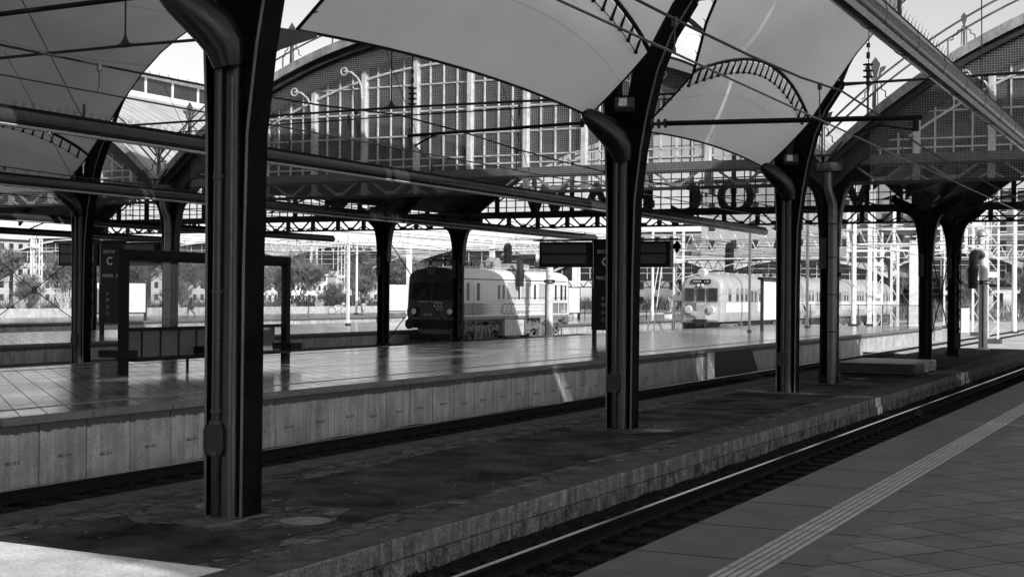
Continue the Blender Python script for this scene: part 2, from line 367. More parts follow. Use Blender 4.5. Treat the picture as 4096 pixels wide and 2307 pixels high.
# service platform 1 : worn asphalt, cobbled borders, old stone kerbs
def cobblemat():
    m = mat('cobbles', .085, .6, 2.5, .9, 0, .3, 50, spec=.06, grain=.4, gsc=50); n = m.node_tree.nodes; l = m.node_tree.links; b, c = basecol(m)
    tc = n.new('ShaderNodeTexCoord'); mp = n.new('ShaderNodeMapping'); mp.inputs['Scale'].default_value = (1, .62, 1); l.new(tc.outputs['Object'], mp.inputs[0])
    vo = n.new('ShaderNodeTexVoronoi'); vo.feature = 'DISTANCE_TO_EDGE'; vo.inputs['Scale'].default_value = 5.2; vo.inputs['Randomness'].default_value = .55; l.new(mp.outputs[0], vo.inputs['Vector'])
    nz = n.new('ShaderNodeTexNoise'); nz.inputs['Scale'].default_value = .5; l.new(tc.outputs['Object'], nz.inputs['Vector'])
    th = mathn(n, l, 'MULTIPLY_ADD', nz.outputs[0], .10, .0); t = mathn(n, l, 'SMOOTH_MIN', mathn(n, l, 'DIVIDE', vo.outputs[0], th), 1.0, .2)
    vc = n.new('ShaderNodeTexVoronoi'); vc.inputs['Scale'].default_value = 5.2; vc.inputs['Randomness'].default_value = .55; l.new(mp.outputs[0], vc.inputs['Vector'])
    sx = n.new('ShaderNodeSeparateXYZ'); l.new(vc.outputs['Color'], sx.inputs[0]); f = mathn(n, l, 'MULTIPLY_ADD', sx.outputs[0], .9, .5)
    cc = mathn(n, l, 'MULTIPLY', c, f)
    mx = n.new('ShaderNodeMix'); mx.data_type = 'FLOAT'; l.new(t, mx.inputs[0]); mx.inputs[2].default_value = .018; l.new(cc, mx.inputs[3]); l.new(mx.outputs[0], b.inputs['Base Color'])
    bp = n.new('ShaderNodeBump'); bp.inputs['Strength'].default_value = .7; bp.inputs['Distance'].default_value = .02; l.new(vo.outputs[0], bp.inputs['Height']); l.new(bp.outputs[0], b.inputs['Normal'])
    return m
cob = cobblemat()
def service(x0, x1, y0, y1, z):
    root = bpy.data.objects.new('service_platform', None); C.objects.link(root); structure(root)
    MB().box(x0+.1, x1-.1, y0, y1, z-.3, z-.006).build('cobbles', cob, root)
    a = MB(); N = 60; xl, xr = x0+1.05, x1-.95
    L = []; Rr = []
    for i in range(N+1):
        y = y0+(y1-y0)*i/N; L.append((xl+rnd.uniform(-.08, .08), y, z-.001)); Rr.append((xr+rnd.uniform(-.08, .08), y, z-.001))
    a.strip(L, Rr); a.build('asphalt', asphalt, root)
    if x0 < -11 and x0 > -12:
        MB().quad((x0+.5, y0, z+.002), (x1-.5, y0, z+.002), (x1-.5, 9.75, z+.002), (x0+.5, 9.85, z+.002)).build('added_sun_slab', sunslab, root)  # slab added under the sun patch, sunlight put into its pale colour
        for yc in (12.1, 23.4, 34.3, 38.6):
            g = MB(); xm = MX; a = [(xm+1.25*math.cos(q*PI/8)*(1+.12*math.sin(q*5+yc))*1.1, yc+.2+1.0*math.sin(q*PI/8)*(1+.2*math.cos(q*3+yc)), z+.003) for q in range(16)]
            g.quad(*a); g.build('cobbles', cob, root)
    for xe, s in ((x0, 1), (x1, -1)):
        k = MB(); y = y0
        while y < y1: k.box(min(xe, xe+.34*s), max(xe, xe+.34*s), y+.006, y+1.444, z-.20, z+rnd.uniform(0, .008)); y += 1.45
        k.build('kerb_stones', oldstone, root, bevel=.015)
        k = MB(); y = y0
        while y < y1: q = xe+rnd.uniform(-.005, .03)*s-.03*s; k.box(min(q, q+.3*s), max(q, q+.3*s), y+.006, y+.474, z-.46, z-.205); y += .48
        k.build('footing_stones', oldstone2, root)
        MB().box(min(xe+.012*s, xe+.5*s), max(xe+.012*s, xe+.5*s), y0, y1, z-.19, z+.0095 if 0 else z+.0092).build('kerb_top', kerbtop, root)
    return root
S1 = service(-11.35, -6.96, -6, 69, -.61)
S2 = service(-34.0, -29.9, 10, 78, -.61)
for x in (-10.2, -8.1):
    pass
mc = [(-9.75, 12.6), (-8.35, 12.2), (-8.6, 23.3), (-9.1, 41.0), (-10.2, 28.6)]
mlab = ['round concrete manhole cover left of the nearest column foot', 'round manhole cover among cobbles right of the nearest column foot', 'pale round cover beside the foot of the second column', 'small round cover near the far stack of sheets', 'round cover in asphalt behind the second column']
for (x, y), lb in list(zip(mc, mlab))[:4]:
    o = MB().lathe([(.26, 0), (.26, .006), (.24, .009), (0.02, .009)], (0, 0, 0), 24).build('manhole_cover', mat('cover_concrete', .16, .3, 9, .8, 0, .4, 40)); o.location = (x, y, -.609); tag(o, lb, 'manhole cover', 'manhole covers on the service platform')

# asphalt patches, litter and spilt grit on the service platform
for k in range(70):
    pass
lit = MB()
for k in range(150):
    x = rnd.uniform(-10.6, -7.3); y = rnd.uniform(8, 45); s = rnd.uniform(.006, .016); a = rnd.uniform(0, 3)
    lit.add([(x-s, y, -.605), (x, y-s*1.5, -.605), (x+s, y, -.604), (x, y+s, -.603)], [(0,1,2,3)])
o = lit.build('litter', mat('pale_litter', .5, .2, 5, .8)); tag(o, 'pale specks of gravel and litter scattered over the asphalt', 'litter', kind='stuff')

bs = MB(); rb = random.Random(4)
for k in range(9000):
    if rb.random() < .55: x = rb.uniform(-6.9, -3.9)
    else: x = rb.uniform(-14.9, -11.5)
    y = 5+45*rb.random()**1.5; s = rb.uniform(.012, .03); z = (-.975 if x > -10 else -1.085)+rb.uniform(0, .03); a = rb.uniform(0, 3.1); c_, s_ = math.cos(a)*s, math.sin(a)*s
    bs.add([(x-c_, y-s_, z), (x+s_, y-c_, z), (x+c_*1.2, y+s_, z), (x-s_, y+c_, z), (x+c_*.2, y, z+s*1.1)], [(0,1,4), (1,2,4), (2,3,4), (3,0,4)])
o = bs.build('ballast_stones', mat('ballast_stone', .022, .6, 30, .95, 0, 0, spec=.1, grain=0)); tag(o, 'loose dark ballast stones between the rails and the kerbs', 'ballast', kind='stuff')
def track(cx, z, y0, y1, label, nsl=100, sl0=0):
    t = thing('railway_track', label, 'railway track', (cx, 0, z))
    prof = [(-.035, 0), (.035, 0), (.036, -.035), (.012, -.05), (.012, -.13), (.07, -.15), (.07, -.165), (-.07, -.165), (-.07, -.15), (-.012, -.13), (-.012, -.05), (-.036, -.035)]
    for s in (-.7525, .7525):
        r = MB().prism([(p[0]+s, p[1]) for p in prof], 1, y0, y1).build('rail', railside, t)
        MB().box(s-.03, s+.03, y0, y1, -.002, .003).build('running_surface', railtop, r)
    sl = MB().prism([(-1.3, -.34), (1.3, -.34), (1.3, -.165), (.5, -.172), (-.5, -.172), (-1.3, -.165)], 1, -.13, .13)
    for q in (-.7525, .7525):
        sl.box(q-.17, q-.08, -.07, .07, -.165, -.13); sl.box(q+.08, q+.17, -.07, .07, -.165, -.13)
    sl = sl.build('sleeper', sleeperm, t); sl.location = (0, sl0, 0)
    for k in range(1, nsl):
        c = sl.copy(); C.objects.link(c); c.parent = t; c.location = (0, sl0+.62*k, 0)
    return t
track(-5.28, -.78, -8, 160, 'nearest track with a shiny rail beside the camera platform', 95, 6)
track(-13.45, -.90, -8, 160, 'dark track between the cobbled strip and the concrete panel wall', 95, 8)
track(-28.35, -.95, 30, 260, 'far track under the yellow-nosed electric train', 60, 60)
track(-35.35, -.95, 30, 220, 'far track carrying the electric locomotive', 60, 50)
track(4.6, -1.0, 131, 420, 'open track curving out beyond the near platform end', 30, 131)
track(-2.2, -1.0, 131, 420, 'open track in the yard left of the outermost one', 30, 131)
track(-50.3, -.95, 30, 260, 'far track just behind the third platform', 10, 60)
track(-58.9, -.95, 30, 260, 'far track in front of the fourth platform', 10, 60)
# ------------------------------------------------------------------ canopy columns (fabric canopies) : local z = world z + .61
def curve_poly(lo, hi): return lo + hi[::-1]
ARM_LO = [(.25, 0), (.26, 2.6), (.29, 4.0), (.40, 4.9), (.52, 5.55), (.70, 6.25), (.95, 6.85), (1.32, 7.40)]
ARM_LO_L = [(.21, 0), (.22, 2.6), (.23, 4.0), (.27, 4.9), (.30, 5.6), (.38, 6.3), (.60, 6.95), (1.28, 7.44)]
ARM_HI_L = [(.20, 0), (.20, 2.6), (.20, 4.0), (.06, 4.9), (.05, 5.6), (.12, 6.5), (.30, 7.12), (1.2, 7.62)]
ARM_HI = [(.20, 0), (.20, 2.6), (.20, 4.0), (.10, 4.9), (.10, 5.6), (.28, 6.55), (.62, 7.2), (1.18, 7.62)]
def make_column(x, y, label):
    t = thing('canopy_column', label, 'column', (x, y, -.61), 0, 'steel columns carrying the fabric canopies')
    sh = MB()
    sh.box(-.21, .21, -.012, .012, 0, 5.0)                                  # web
    sh.box(-.27, -.16, .10, .125, 0, 4.9); sh.box(.16, .27, .10, .125, 0, 4.9)
    sh.build('web_plate', steelm, t)
    MB().lathe([(.155, 0), (.15, .02), (.13, 4.75), (.12, 4.9)], (.03, -.05, 0), 20).build('inner_tube', steelg, t, smooth=True)
    for s in (-1, 1):
        lo = [(s*a, b) for a, b in (ARM_LO if s > 0 else ARM_LO_L)]; hi = [(s*a, b) for a, b in (ARM_HI if s > 0 else ARM_HI_L)]
        a = MB(); a.prism(curve_poly(lo, hi), 1, -.05, .05); a.build('arm', steelm, t)
        f = MB()
        for i in range(len(lo)-1):
            f.bar((lo[i][0], 0, lo[i][1]), (lo[i+1][0], 0, lo[i+1][1]+.01), .34 if i < 4 else .30, .028, (1 if s > 0 else -1, 0, .3))
            if i >= 3: f.bar((hi[i][0], 0, hi[i][1]), (hi[i+1][0], 0, hi[i+1][1]+.01), .24, .022, (-s, 0, .3))
        f.build('flange', steelm, t)
        e = MB()
        for yy in (-.172,):
            for i in range(len(lo)-1): e.bar((lo[i][0], yy, lo[i][1]), (lo[i+1][0], yy, lo[i+1][1]), .008, .03, (s, 0, .3))
        e.build('flange_edge', steel_flange, t)
        g = MB().prism([(s*.10, 4.0), (s*.35, 4.5), (s*.15, 5.6), (0, 5.75), (0, 4.0)], 1, -.03, .03); g.build('gusset', steelm, t)
        k = MB().lathe([(.10, -.05), (.10, .05)], (s*1.28, 0, 7.47), 16, 1); k.lathe([(.05, -.08), (.05, .08)], (s*1.28, 0, 7.47), 12, 1); k.build('pin_plate', steel, t)
    # extra flange lip seen on the right of the shaft
    MB().box(.10, .125, -.19, -.165, 0, 4.6).build('flange_edge', steel_flange, t)
    # downpipe with collars and clean-out box
    d = MB().tube([(-.05, -.2, 0), (-.05, -.2, 4.8)], .052, 12); d = d.build('downpipe', steelg, t, smooth=True)
    for z, r in ((.98, .075), (.66, .075), (3.55, .06), (2.35, .058), (1.1, .062)):
        MB().lathe([(r-.01, -.03), (r, -.02), (r, .02), (r-.01, .03)], (-.05, -.2, z), 16).build('collar', steel2, d, smooth=True)
    MB().prism([(-.13, 0), (-.11, -.06), (.1, -.06), (.12, 0), (.12, .2), (.1, .26), (-.11, .26), (-.13, .2)], 1, -.29, -.2).build('cleanout_box', steelg, t, bevel=.01).location = (-.05, .03, .70)
    # rain funnels : the big one leans away to the camera-left, the small one to the far side
    pts = [(-.45, -.75, 5.53), (-.40, -.70, 5.48), (-.30, -.59, 5.38), (-.15, -.45, 5.24), (-.02, -.33, 5.08), (.06, -.24, 4.90), (.08, -.2, 4.70)]
    MB().tube(pts, [.05, .12, .18, .225, .235, .215, .17], 24).build('rain_funnel', steelg, t, smooth=True)
    MB().prism([(0, 4.75), (0, 5.28), (1.75, 5.42), (1.75, 5.37)], 0, -.10, .03).build('spout_fin', steel2, t).location = (-.28, .15, 0)
    # floodlight on the front of the shaft
    fl = MB().box(-.17, .17, -.06, .06, -.12, .12).build('floodlight', steel2, t, bevel=.01); fl.location = (.16, -.34, 5.66); fl.rotation_euler = (R(-35), 0, R(20))
    MB().box(-.10, .04, -.066, -.06, -.09, .09).build('lamp_glass', mat('lamp_lens', .5, .2, 30, .3), fl)
    MB().bar((.05, -.02, 5.5), (.16, -.3, 5.62), .05, .05).build('lamp_bracket', steel, t)
    MB().box(-.40, -.16, -.02, .02, 4.0, 4.03).build('clip', steel, t)
    return t
def rename_dup(src, x, y, label): return dup(src, (x, y, -.61), label)
c1 = make_column(MX+.06, 12.2, 'tall dark steel column nearest the camera, standing left of centre')
rename_dup(c1, MX, 23.4, 'dark steel column in the middle, in front of the destination board')
rename_dup(c1, MX, 34.3, 'dark steel column right of the middle one, last before the iron shed')
rename_dup(c1, -32.05, 34.3, 'dark steel column far left, beyond the glass shelter')
OFFY = [-1.9]
# columns out of the frame that still carry the canopy above the camera
rename_dup(c1, MX, -3.4, 'dark steel column behind the camera on the cobbled platform')
rename_dup(c1, -32.05, 23.4, 'dark steel column outside the left edge of the view')
for y in (-3.4, 12.1, 23.4, 34.3):
    rename_dup(c1, 13.35, y, 'dark steel column right of the camera platform at distance %d metres' % (y+2))

# ------------------------------------------------------------------ fabric canopies
def ell(c, t): return (c+10.2*math.cos(t), 6.1+5.0*math.sin(t))
T0 = .16
def hump(c, t, y=0):
    # the canopy over the camera platform rises higher in the middle than its neighbours
    return 0
    d = 11.35-10.2*abs(math.cos(t)); q = min(1, max(0, (d-(1.9 if c == 2.0 else 2.6))/2.6)); e = min(1, max(0, (34.3-y)/(1.5 if c == 2.0 else 5))); return 1.6*q*q*(3-2*q)*e
def canopy(cx, ys, label, lacing=True, open_ends=True):
    t = thing('membrane_canopy', label, 'fabric canopy', (cx, ys[0], 0), 0, 'white fabric canopies between the column rows')
    Rw = lambda s: s   # world coordinates everywhere
    NT = 26
    for j, (y0, y1) in enumerate(zip(ys[:-1], ys[1:])):
        last = j == len(ys)-2; first = j == 0
        m = MB(); m.uv = []
        NV = 22
        cols = []
        ts = [T0+.05+(PI-2*T0-.1)*i/NT for i in range(NT+1)]
        for v_ in range(NV+1):
            v = v_/NV; row = []
            bow = 4*v*(1-v)
            # right low edge
            ya, yb = y0+1.9, y1-.55
            row.append((cx+10.62, y0+1.2+(y1-.6-y0-1.2)*v, 6.15+.55*bow))
            for i, tt in enumerate(ts):
                x, z = ell(cx, tt)
                f = math.sin(tt); inw = .75*bow
                x = x-math.cos(tt)*inw*.9; z = z-math.sin(tt)*inw+hump(cx, tt, y0+(y1-y0)*v)
                e0 = (.24 if abs(y0-23.4) < .1 else 0)+.55*math.exp(-((tt-T0)/.35)**2)+.30*math.exp(-((PI-T0-tt)/.40)**2)
                e1 = 0 if last else (.24 if abs(y1-23.4) < .1 else 0)+.05*math.exp(-((tt-T0)/.35)**2)+.35*math.exp(-((PI-T0-tt)/.40)**2)
                if first: e0 = 0
                a, b = y0+e0, y1-e1
                # last rows on the left flank bend to the laced arch
                k = max(0, (i-(NT-4))/4.0)
                x2, z2, a2, b2 = cx-10.72+.12*bow, 5.90+.83*(math.sin(PI*min(1, max(0, v*.98+.01))**1.15))**.8, y0+1.95, y1-.42
                if k > 0:
                    kk = k*k
                    x = x*(1-kk)+x2*kk; z = z*(1-kk)+z2*kk; a = a*(1-kk)+a2*kk; b = b*(1-kk)+b2*kk
                row.append((x, a+(b-a)*v, z))
            cols.append(row)
        n = len(cols[0])
        for r_, row in enumerate(cols):
            for i, p in enumerate(row): m.v.append(p); m.uv.append((r_/NV, i/(n-1)*2.0))
        for a in range(NV):
            for b in range(n-1): k = a*n+b; m.f.append((k, k+1, k+n+1, k+n))
        m.build('membrane', memb if cx == 2.0 else membd, t, smooth=True, world=True)
        # laced arch along the left edge
        ed = [row[-1] for row in cols]
        MB().tube(ed, .038, 8).build('edge_arch', steel, t, world=True)
        lc = MB(); low = []
        for i in range(0, len(ed)-1):
            for fr in (0,):
                p = Vector(ed[i]).lerp(Vector(ed[i+1]), fr); q = p+Vector((-.10, 0, -.27)); low.append(q)
                lc.bar(p, q, .035, .035); lc.bar(q+Vector((0, -.03, 0)), q+Vector((0, .03, 0)), .05, .05)
        for a, b in zip(low[:-1], low[1:]): lc.bar(a, b, .012, .012)
        lc.build('lacing', steel, t, world=True)
        # lower flap hung from the laced arch down to the drain corner beside the column
        fp = MB(); fp.uv = []; NF = 6; rows = []
        lo_ = []
        for v_ in range(NV+1):
            v = v_/NV; bow = 4*v*(1-v); ya, yb = y0+1.95, y1-.5
            A_ = Vector(ed[v_])+Vector((-.02, 0, -.05)); Bv = Vector((cx-11.8, ya+(yb-ya)*v, 4.86+.15*bow)); lo_.append(Bv)
            for q in range(NF+1):
                u = q/NF; p = A_.lerp(Bv, u); p += Vector((.20, 0, .10))*math.sin(PI*u)*(.3+.7*bow); fp.v.append(tuple(p)); fp.uv.append((v, u*.5+2))
        for a in range(NV):
            for b in range(NF): k = a*(NF+1)+b; fp.f.append((k, k+1, k+NF+2, k+NF+1))
        fp.build('lower_flap', memb if cx == 2.0 else membd, t, smooth=True, world=True)
        MB().tube(lo_, .022, 6).build('edge_cable', steel, t, world=True)
        for vv in (0, NV):
            sp = MB(); pts = [fp.v[vv*(NF+1)+q] for q in range(NF+1)]; sp.tube(pts, .022, 6)
            for p_, q_ in zip(pts[:-1], pts[1:]): sp.bar(p_, Vector(p_)+Vector((.06, .05 if vv == 0 else -.05, .02)), .014, .014)
            sp.build('edge_cable', steel, t, world=True)
        # edge cables with bird spikes on both curved sides, rods to the arches
        for side in (0, NV):
            pts = [cols[side][i] for i in range(1, n)]
            sp = MB(); sp.tube(pts, .028, 6)
            for a, b in zip(pts[:-1], pts[1:]):
                L = (Vector(b)-Vector(a)).length; kx = max(1, int(L/.3))
                for q in range(kx):
                    p = Vector(a).lerp(Vector(b), q/kx); sp.bar(p, p+Vector((.05, 0, .09)), .012, .012); sp.bar(p, p+Vector((-.05, 0, .09)), .012, .012)
            sp.build('edge_cable', steel, t, world=True)
            rods = MB()
            for i in (range(3, n-3) if abs((y0 if side == 0 else y1)-23.4) < .1 else (3, 4, 5, n-8, n-7, n-6, n-5, n-4)):
                p = Vector(cols[side][i]); tt = ts[min(max(0, i-1), NT)]; x, z = ell(cx, tt); z += hump(cx, tt, y0 if side == 0 else y1); rods.bar(p, (x, y0 if side == 0 else y1, z-.05), .03, .03)
            if not ((last and side) or (first and not side)): rods.build('edge_rods', steel, t, world=True)
        low = [row[0] for row in cols]
        MB().tube(low, .03, 6).build('edge_cable', steel, t, world=True)
    for y in ys:
        pts = [(ell(cx, T0+(PI-2*T0)*i/40)[0], y, ell(cx, T0+(PI-2*T0)*i/40)[1]+.06+hump(cx, T0+(PI-2*T0)*i/40, y)) for i in range(41)]
        MB().tube(pts, .07, 8).build('arch_tube', steel, t, world=True)
        # tie with hanger and node
        k = MB().tube([(cx-10.05, y, 6.86), (cx, y, 6.93), (cx+10.05, y, 6.86)], .034, 8); k = k.build('tie_rod', cablem, t, world=True)
        h = MB(); h.tube([(cx, y, 6.95), (cx, y, 11.05+hump(cx, PI/2, y))], .02, 6)
        h.build('hanger', cablem, k, world=True)
        nd = MB().lathe([(.012, .28), (.02, .22), (.05, .12), (.10, .03), (.10, -.03), (.02, -.05)], (cx, y, 6.95), 12); nd.tube([(cx-.3, y, 6.93), (cx-.12, y, 6.94), (cx+.12, y, 6.94), (cx+.3, y, 6.93)], [.02, .05, .05, .02], 8)
        nd.build('tie_node', cablem, k, world=True)
        for s in (-1, 1):
            MB().tube([(cx+s*10.05, y, 6.86), (cx+s*9.6, y, 6.862), (cx+s*9.3, y, 6.865)], [.05, .038, .022], 8).build('tie_fork', cablem, k, world=True)
    return t
canopy(2.0, [-.8, 12.1, 23.4, 34.3], 'pale fabric canopy over the camera platform, laced to the near columns')
canopy(-20.7, [-8,  12.1, 23.4, 34.3], 'fabric canopy over the platform with the glass shelter')
canopy(-43.4, [12.1, 23.4, 34.3], 'fabric canopy at the far left behind the far left column')

# ------------------------------------------------------------------ round light tubes along the platform edges
spk = cablem
def light_tube(x, z, y0, y1, label, spikes=True, r=.14):
    t = thing('light_tube', label, 'light tube', (x, y0, z), 0, 'round light tubes hung along the platform edges')
    ty = []; tr_ = []; yy_ = y0
    while yy_ < y1-.2: ty += [yy_, yy_+.012, yy_+.014, yy_+.036, yy_+.038]; tr_ += [r, r, r*1.035, r*1.035, r]; yy_ += 1.55
    MB().tube([(x, q, z) for q in ty]+[(x, y1-.02, z), (x, y1, z)], tr_+[r, r*.7], 24).build('tube', mat('tube_shell', .05, .4, 1.5, .2, .3, stretch=(1, .15, 1), rvar=.08), t, smooth=True, world=True)
    MB().box(x-.05, x+.05, y0, y1, z+r-.01, z+r+.035).build('top_rail', steel, t, world=True)
    MB().bar((x+r*.55, y0, z-r*.84), (x+r*.55, y1-.5, z-r*.84), .05, .014, (.55, 0, -.84)).build('glint_strip', mat('glint_strip', .8, .05, 4, .2), t, world=True)  # white strip painting the sun and sky glint low on the tube
    if spikes:
        s = MB(); s.box(x-.012, x+.012, 8, min(y1, 42), z+r+.03, z+r+.045); y = max(y0, 8)
        while y < min(y1, 42):
            for q in (-1, 0, 1): s.bar((x, y, z+r), (x+q*.05, y+.02, z+r+.13), .004, .004)
            y += .18 if y < 24 else .4
        s.build('bird_spikes', spk, t, world=True)
    h = MB(); y = y0+4
    while y < min(y1, 35): h.tube([(x, y, z+r), (x, y-(2.3 if x < -10 else .2), z+3.0)], .008, 5); h.tube([(x, y, z+r), (x, y+.01, z+r+.25)], .022, 6); y += 5.6
    h.build('suspension_rods', cablem, t, world=True)
    return t
light_tube(-2.77, 4.3, -1, 42, 'large glossy light tube crossing the upper right corner')
light_tube(-16.05, 4.3, 2, 55.5, 'long light tube above the near edge of the shelter platform')
light_tube(-25.3, 4.3, 6, 60, 'long light tube above the far edge of the shelter platform')
light_tube(-37.9, 4.3, 12, 57.5, 'light tube above the near edge of the third platform', False)
light_tube(-47.2, 4.3, 18, 57, 'light tube above the far edge of the third platform', False)
light_tube(3.1, 4.3, -1, 42, 'light tube over the right half of the camera platform, outside the view', False)
# ------------------------------------------------------------------ the old iron train sheds
YG, YR = 38.6, 59.3
RO = 16.2
def zout(d, top=10.15, Rr=RO): return top-Rr+math.sqrt(max(0, Rr*Rr-d*d))
def shed(cx, off, label, detail=True):
    t = thing('train_shed', label, 'train shed', (cx, YG, 0), 0, 'iron and glass train sheds side by side')
    N = 44; H = 11.3
    ds = [-H+2*H*i/N for i in range(N+1)]
    # roof shell, outer sheet with seams and boarded inner side
    A = [(cx+d, YG-.8, zout(d)) for d in ds]; B = [(cx+d, YR+.8, zout(d)) for d in ds]
    m = MB(); m.strip(A, B); rf = m.build('roof', roofm, t, smooth=True, world=True)
    A = [(cx+d, YG-.78, zout(d)-.12) for d in ds]; B = [(cx+d, YR+.78, zout(d)-.12) for d in ds]
    MB().strip(A, B).build('roof_boarding', roofin, t, smooth=True, world=True)
    # facia bands at the mouth
    def band(y0, y1, h0, h1, name, mt):
        b = MB()
        for d0, d1 in zip(ds[:-1], ds[1:]):
            p = [(cx+d0, zout(d0)-h0), (cx+d1, zout(d1)-h0), (cx+d1, zout(d1)-h1), (cx+d0, zout(d0)-h1)]
            b.prism(p, 1, y0, y1)
        return b.build(name, mt, t, world=True)
    band(YG-.84, YG-.78, -.03, .24, 'facia', facia)
    band(YG-.60, YG-.5, .24, .42, 'facia_moulding', steel2)
    band(YG-.28, YG-.1, .16, .95, 'arch_rib', oldiron)
    band(YR+.76, YR+.82, -.03, .24, 'facia', facia)
    band(YR+.0, YR+.2, .16, .95, 'arch_rib', oldiron)
    for yy in (YG+5.2, YG+10.3, YG+15.4): band(yy, yy+.16, .13, .55, 'roof_rib', oldiron)
    # purlins under the boarding
    p = MB()
    for k in range(-8, 9):
        d = k*1.25; z = zout(d)-.2; p.box(cx+d-.05, cx+d+.05, YG, YR, z-.16, z)
    p.build('purlins', oldiron, t, world=True)
    # lantern along the ridge
    ln = MB()
    for s in (-1, 1):
        y = YG+2
        while y < YR-1.5: ln.box(cx+s*2.4-.06, cx+s*2.4+.06, y-.06, y+.06, 9.9, 10.95); y += 1.75
        ln.box(cx+s*2.4-.08, cx+s*2.4+.08, YG+2, YR-2, 9.9, 10.2); ln.box(cx+s*2.4-.08, cx+s*2.4+.08, YG+2, YR-2, 10.85, 11.0)
    l = ln.build('lantern', lightiron, t, world=True)
    g = MB()
    for s in (-1, 1): g.box(cx+s*2.4-.02, cx+s*2.4+.02, YG+2, YR-2, 10.2, 10.85)
    g.build('lantern_glass', winm, l, world=True)
    MB().prism([(cx-2.9, 10.98), (cx-2.9, 11.08), (cx, 11.5), (cx+2.9, 11.08), (cx+2.9, 10.98)], 1, YG+1.6, YR-1.6).build('lantern_roof', roofm, l, world=True)
    # glazed screens front and rear
    for yg, nm, matx, lit in ((YG, 'front', lightiron, 1), (YR, 'rear', oldiron, 0)):  # same bars, rear ones dark iron: backlit shade put into the colour
        top = lambda d: zout(d)-.90
        dmax = 9.9
        mb = MB(); bb = MB(); k = -6
        xs = []
        while k < 7:
            d = off+1.905*k
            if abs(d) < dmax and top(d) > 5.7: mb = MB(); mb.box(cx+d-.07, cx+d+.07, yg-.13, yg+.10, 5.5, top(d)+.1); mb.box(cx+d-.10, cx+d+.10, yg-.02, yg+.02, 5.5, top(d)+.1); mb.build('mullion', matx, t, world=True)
            for q in (1, 2, 3):
                e = d+1.905*q/4
                if abs(e) < dmax+.3 and top(e) > 5.7: bb.box(cx+e-.02, cx+e+.02, yg-.025, yg+.025, 5.5, top(e))
            k += 1
        for z in (5.70, 5.94, 6.66, 7.42, 8.25) if lit else (5.75, 6.05, 6.7, 7.5, 8.3):
            # half width available at this height
            w = math.sqrt(max(.1, (RO)**2-(RO-(10.15-.92-z))**2)); w = min(w, 10.2)
            for q in range(-6, 7):
                a, b = max(-w, off+1.905*q+.12), min(w, off+1.905*(q+1)-.12)
                if b-a > .2: bb.box(cx+a, cx+b, yg-.025, yg+.035, z-.02, z+.02)
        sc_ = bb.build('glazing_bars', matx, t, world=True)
        # curved glazing head following the arch
        hb = MB()
        for e in (1.25,):
            for d0, d1 in zip(ds[:-1], ds[1:]):
                if abs(d0) > 9.3 or abs(d1) > 9.3: continue
                hb.bar((cx+d0, yg-.03, zout(d0)-e), (cx+d1, yg-.03, zout(d1)-e), .06, .06)
        hb.build('curved_head', matx, sc_, world=True)
        if 1:
            gm = MB(); dd = [-9.9+19.8*i/30 for i in range(31)]
            gm.strip([(cx+d, yg+.03, 5.5) for d in dd], [(cx+d, yg+.03, max(5.52, top(d)+.1)) for d in dd]); gm.build('panes', gl_hall, t, world=True)
        # beam and lattice truss below
        for q, (x0_, x1_) in enumerate(((cx-10.6, cx+10.6),)):
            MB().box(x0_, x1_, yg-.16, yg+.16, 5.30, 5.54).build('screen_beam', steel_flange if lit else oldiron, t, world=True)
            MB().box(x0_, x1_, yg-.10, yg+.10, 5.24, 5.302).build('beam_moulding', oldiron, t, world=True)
            MB().box(x0_-.2, x1_+.2, yg-.14, yg+.14, 4.76, 4.84).build('truss_chord', oldiron, t, world=True)
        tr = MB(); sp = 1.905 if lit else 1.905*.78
        n = int(11/sp)+1
        for q in range(-n, n+1):
            d = off+sp*q
            if abs(d) < 10.5:
                tr.box(cx+d-.09, cx+d+.09, yg-.07, yg+.07, 4.83, 5.26)
                tr.bar((cx+d-.05, yg, 5.0), (cx+d-.34, yg, 4.84), .05, .06, (0,1,0)); tr.bar((cx+d+.05, yg, 5.0), (cx+d+.34, yg, 4.84), .05, .06, (0,1,0))
            a = d+sp/2
            if abs(a) < 10.5:
                tr.bar((cx+a-.05, yg, 4.84), (cx+a-sp*.34, yg, 5.26), .06, .09, (0,1,0)); tr.bar((cx+a+.05, yg, 4.84), (cx+a+sp*.34, yg, 5.26), .06, .09, (0,1,0))
                tr.prism([(cx+a-.17, 4.84), (cx+a+.17, 4.84), (cx+a+.10, 4.95), (cx+a-.10, 4.95)], 1, yg-.04, yg+.04)
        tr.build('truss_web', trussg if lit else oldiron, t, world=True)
    # bird netting in front of the front screen
    gm = MB(); dd = [-10.2+20.4*i/30 for i in range(31)]
    gm.strip([(cx+d, YG-.42, 4.8) for d in dd], [(cx+d, YG-.42, zout(d)-.4) for d in dd]); gm.build('netting', net, t, world=True)
    # curled brackets at the head of some mullions
    bk = MB()
    for q in (-4, -3, -2, 3, 4):
        d = off+1.905*q
        if abs(d) < 9:
            zt = zout(d)-1.35; s = 1 if d > 0 else -1
            pts = [(cx+d, YG-.2, zt-.5), (cx+d, YG-.25, zt-.1), (cx+d+s*.12, YG-.28, zt+.15), (cx+d+s*.35, YG-.3, zt+.34), (cx+d+s*.6, YG-.3, zt+.38)]
            bk.tube(pts, .035, 6); bk.tube([(cx+d+s*.62+.12*math.cos(a), YG-.3, zt+.38+.12*math.sin(a)) for a in [k*.7 for k in range(10)]], .025, 5)
    bk.build('scroll_brackets', lightiron, t, world=True)
    # railing with flower finials along the front arch
    rl = MB(); fin = []
    yr_ = YG-.72
    for h0 in (.46, .74):
        for d0, d1 in zip(ds[:-1], ds[1:]): rl.bar((cx+d0, yr_, zout(d0)+h0), (cx+d1, yr_, zout(d1)+h0), .03, .05)
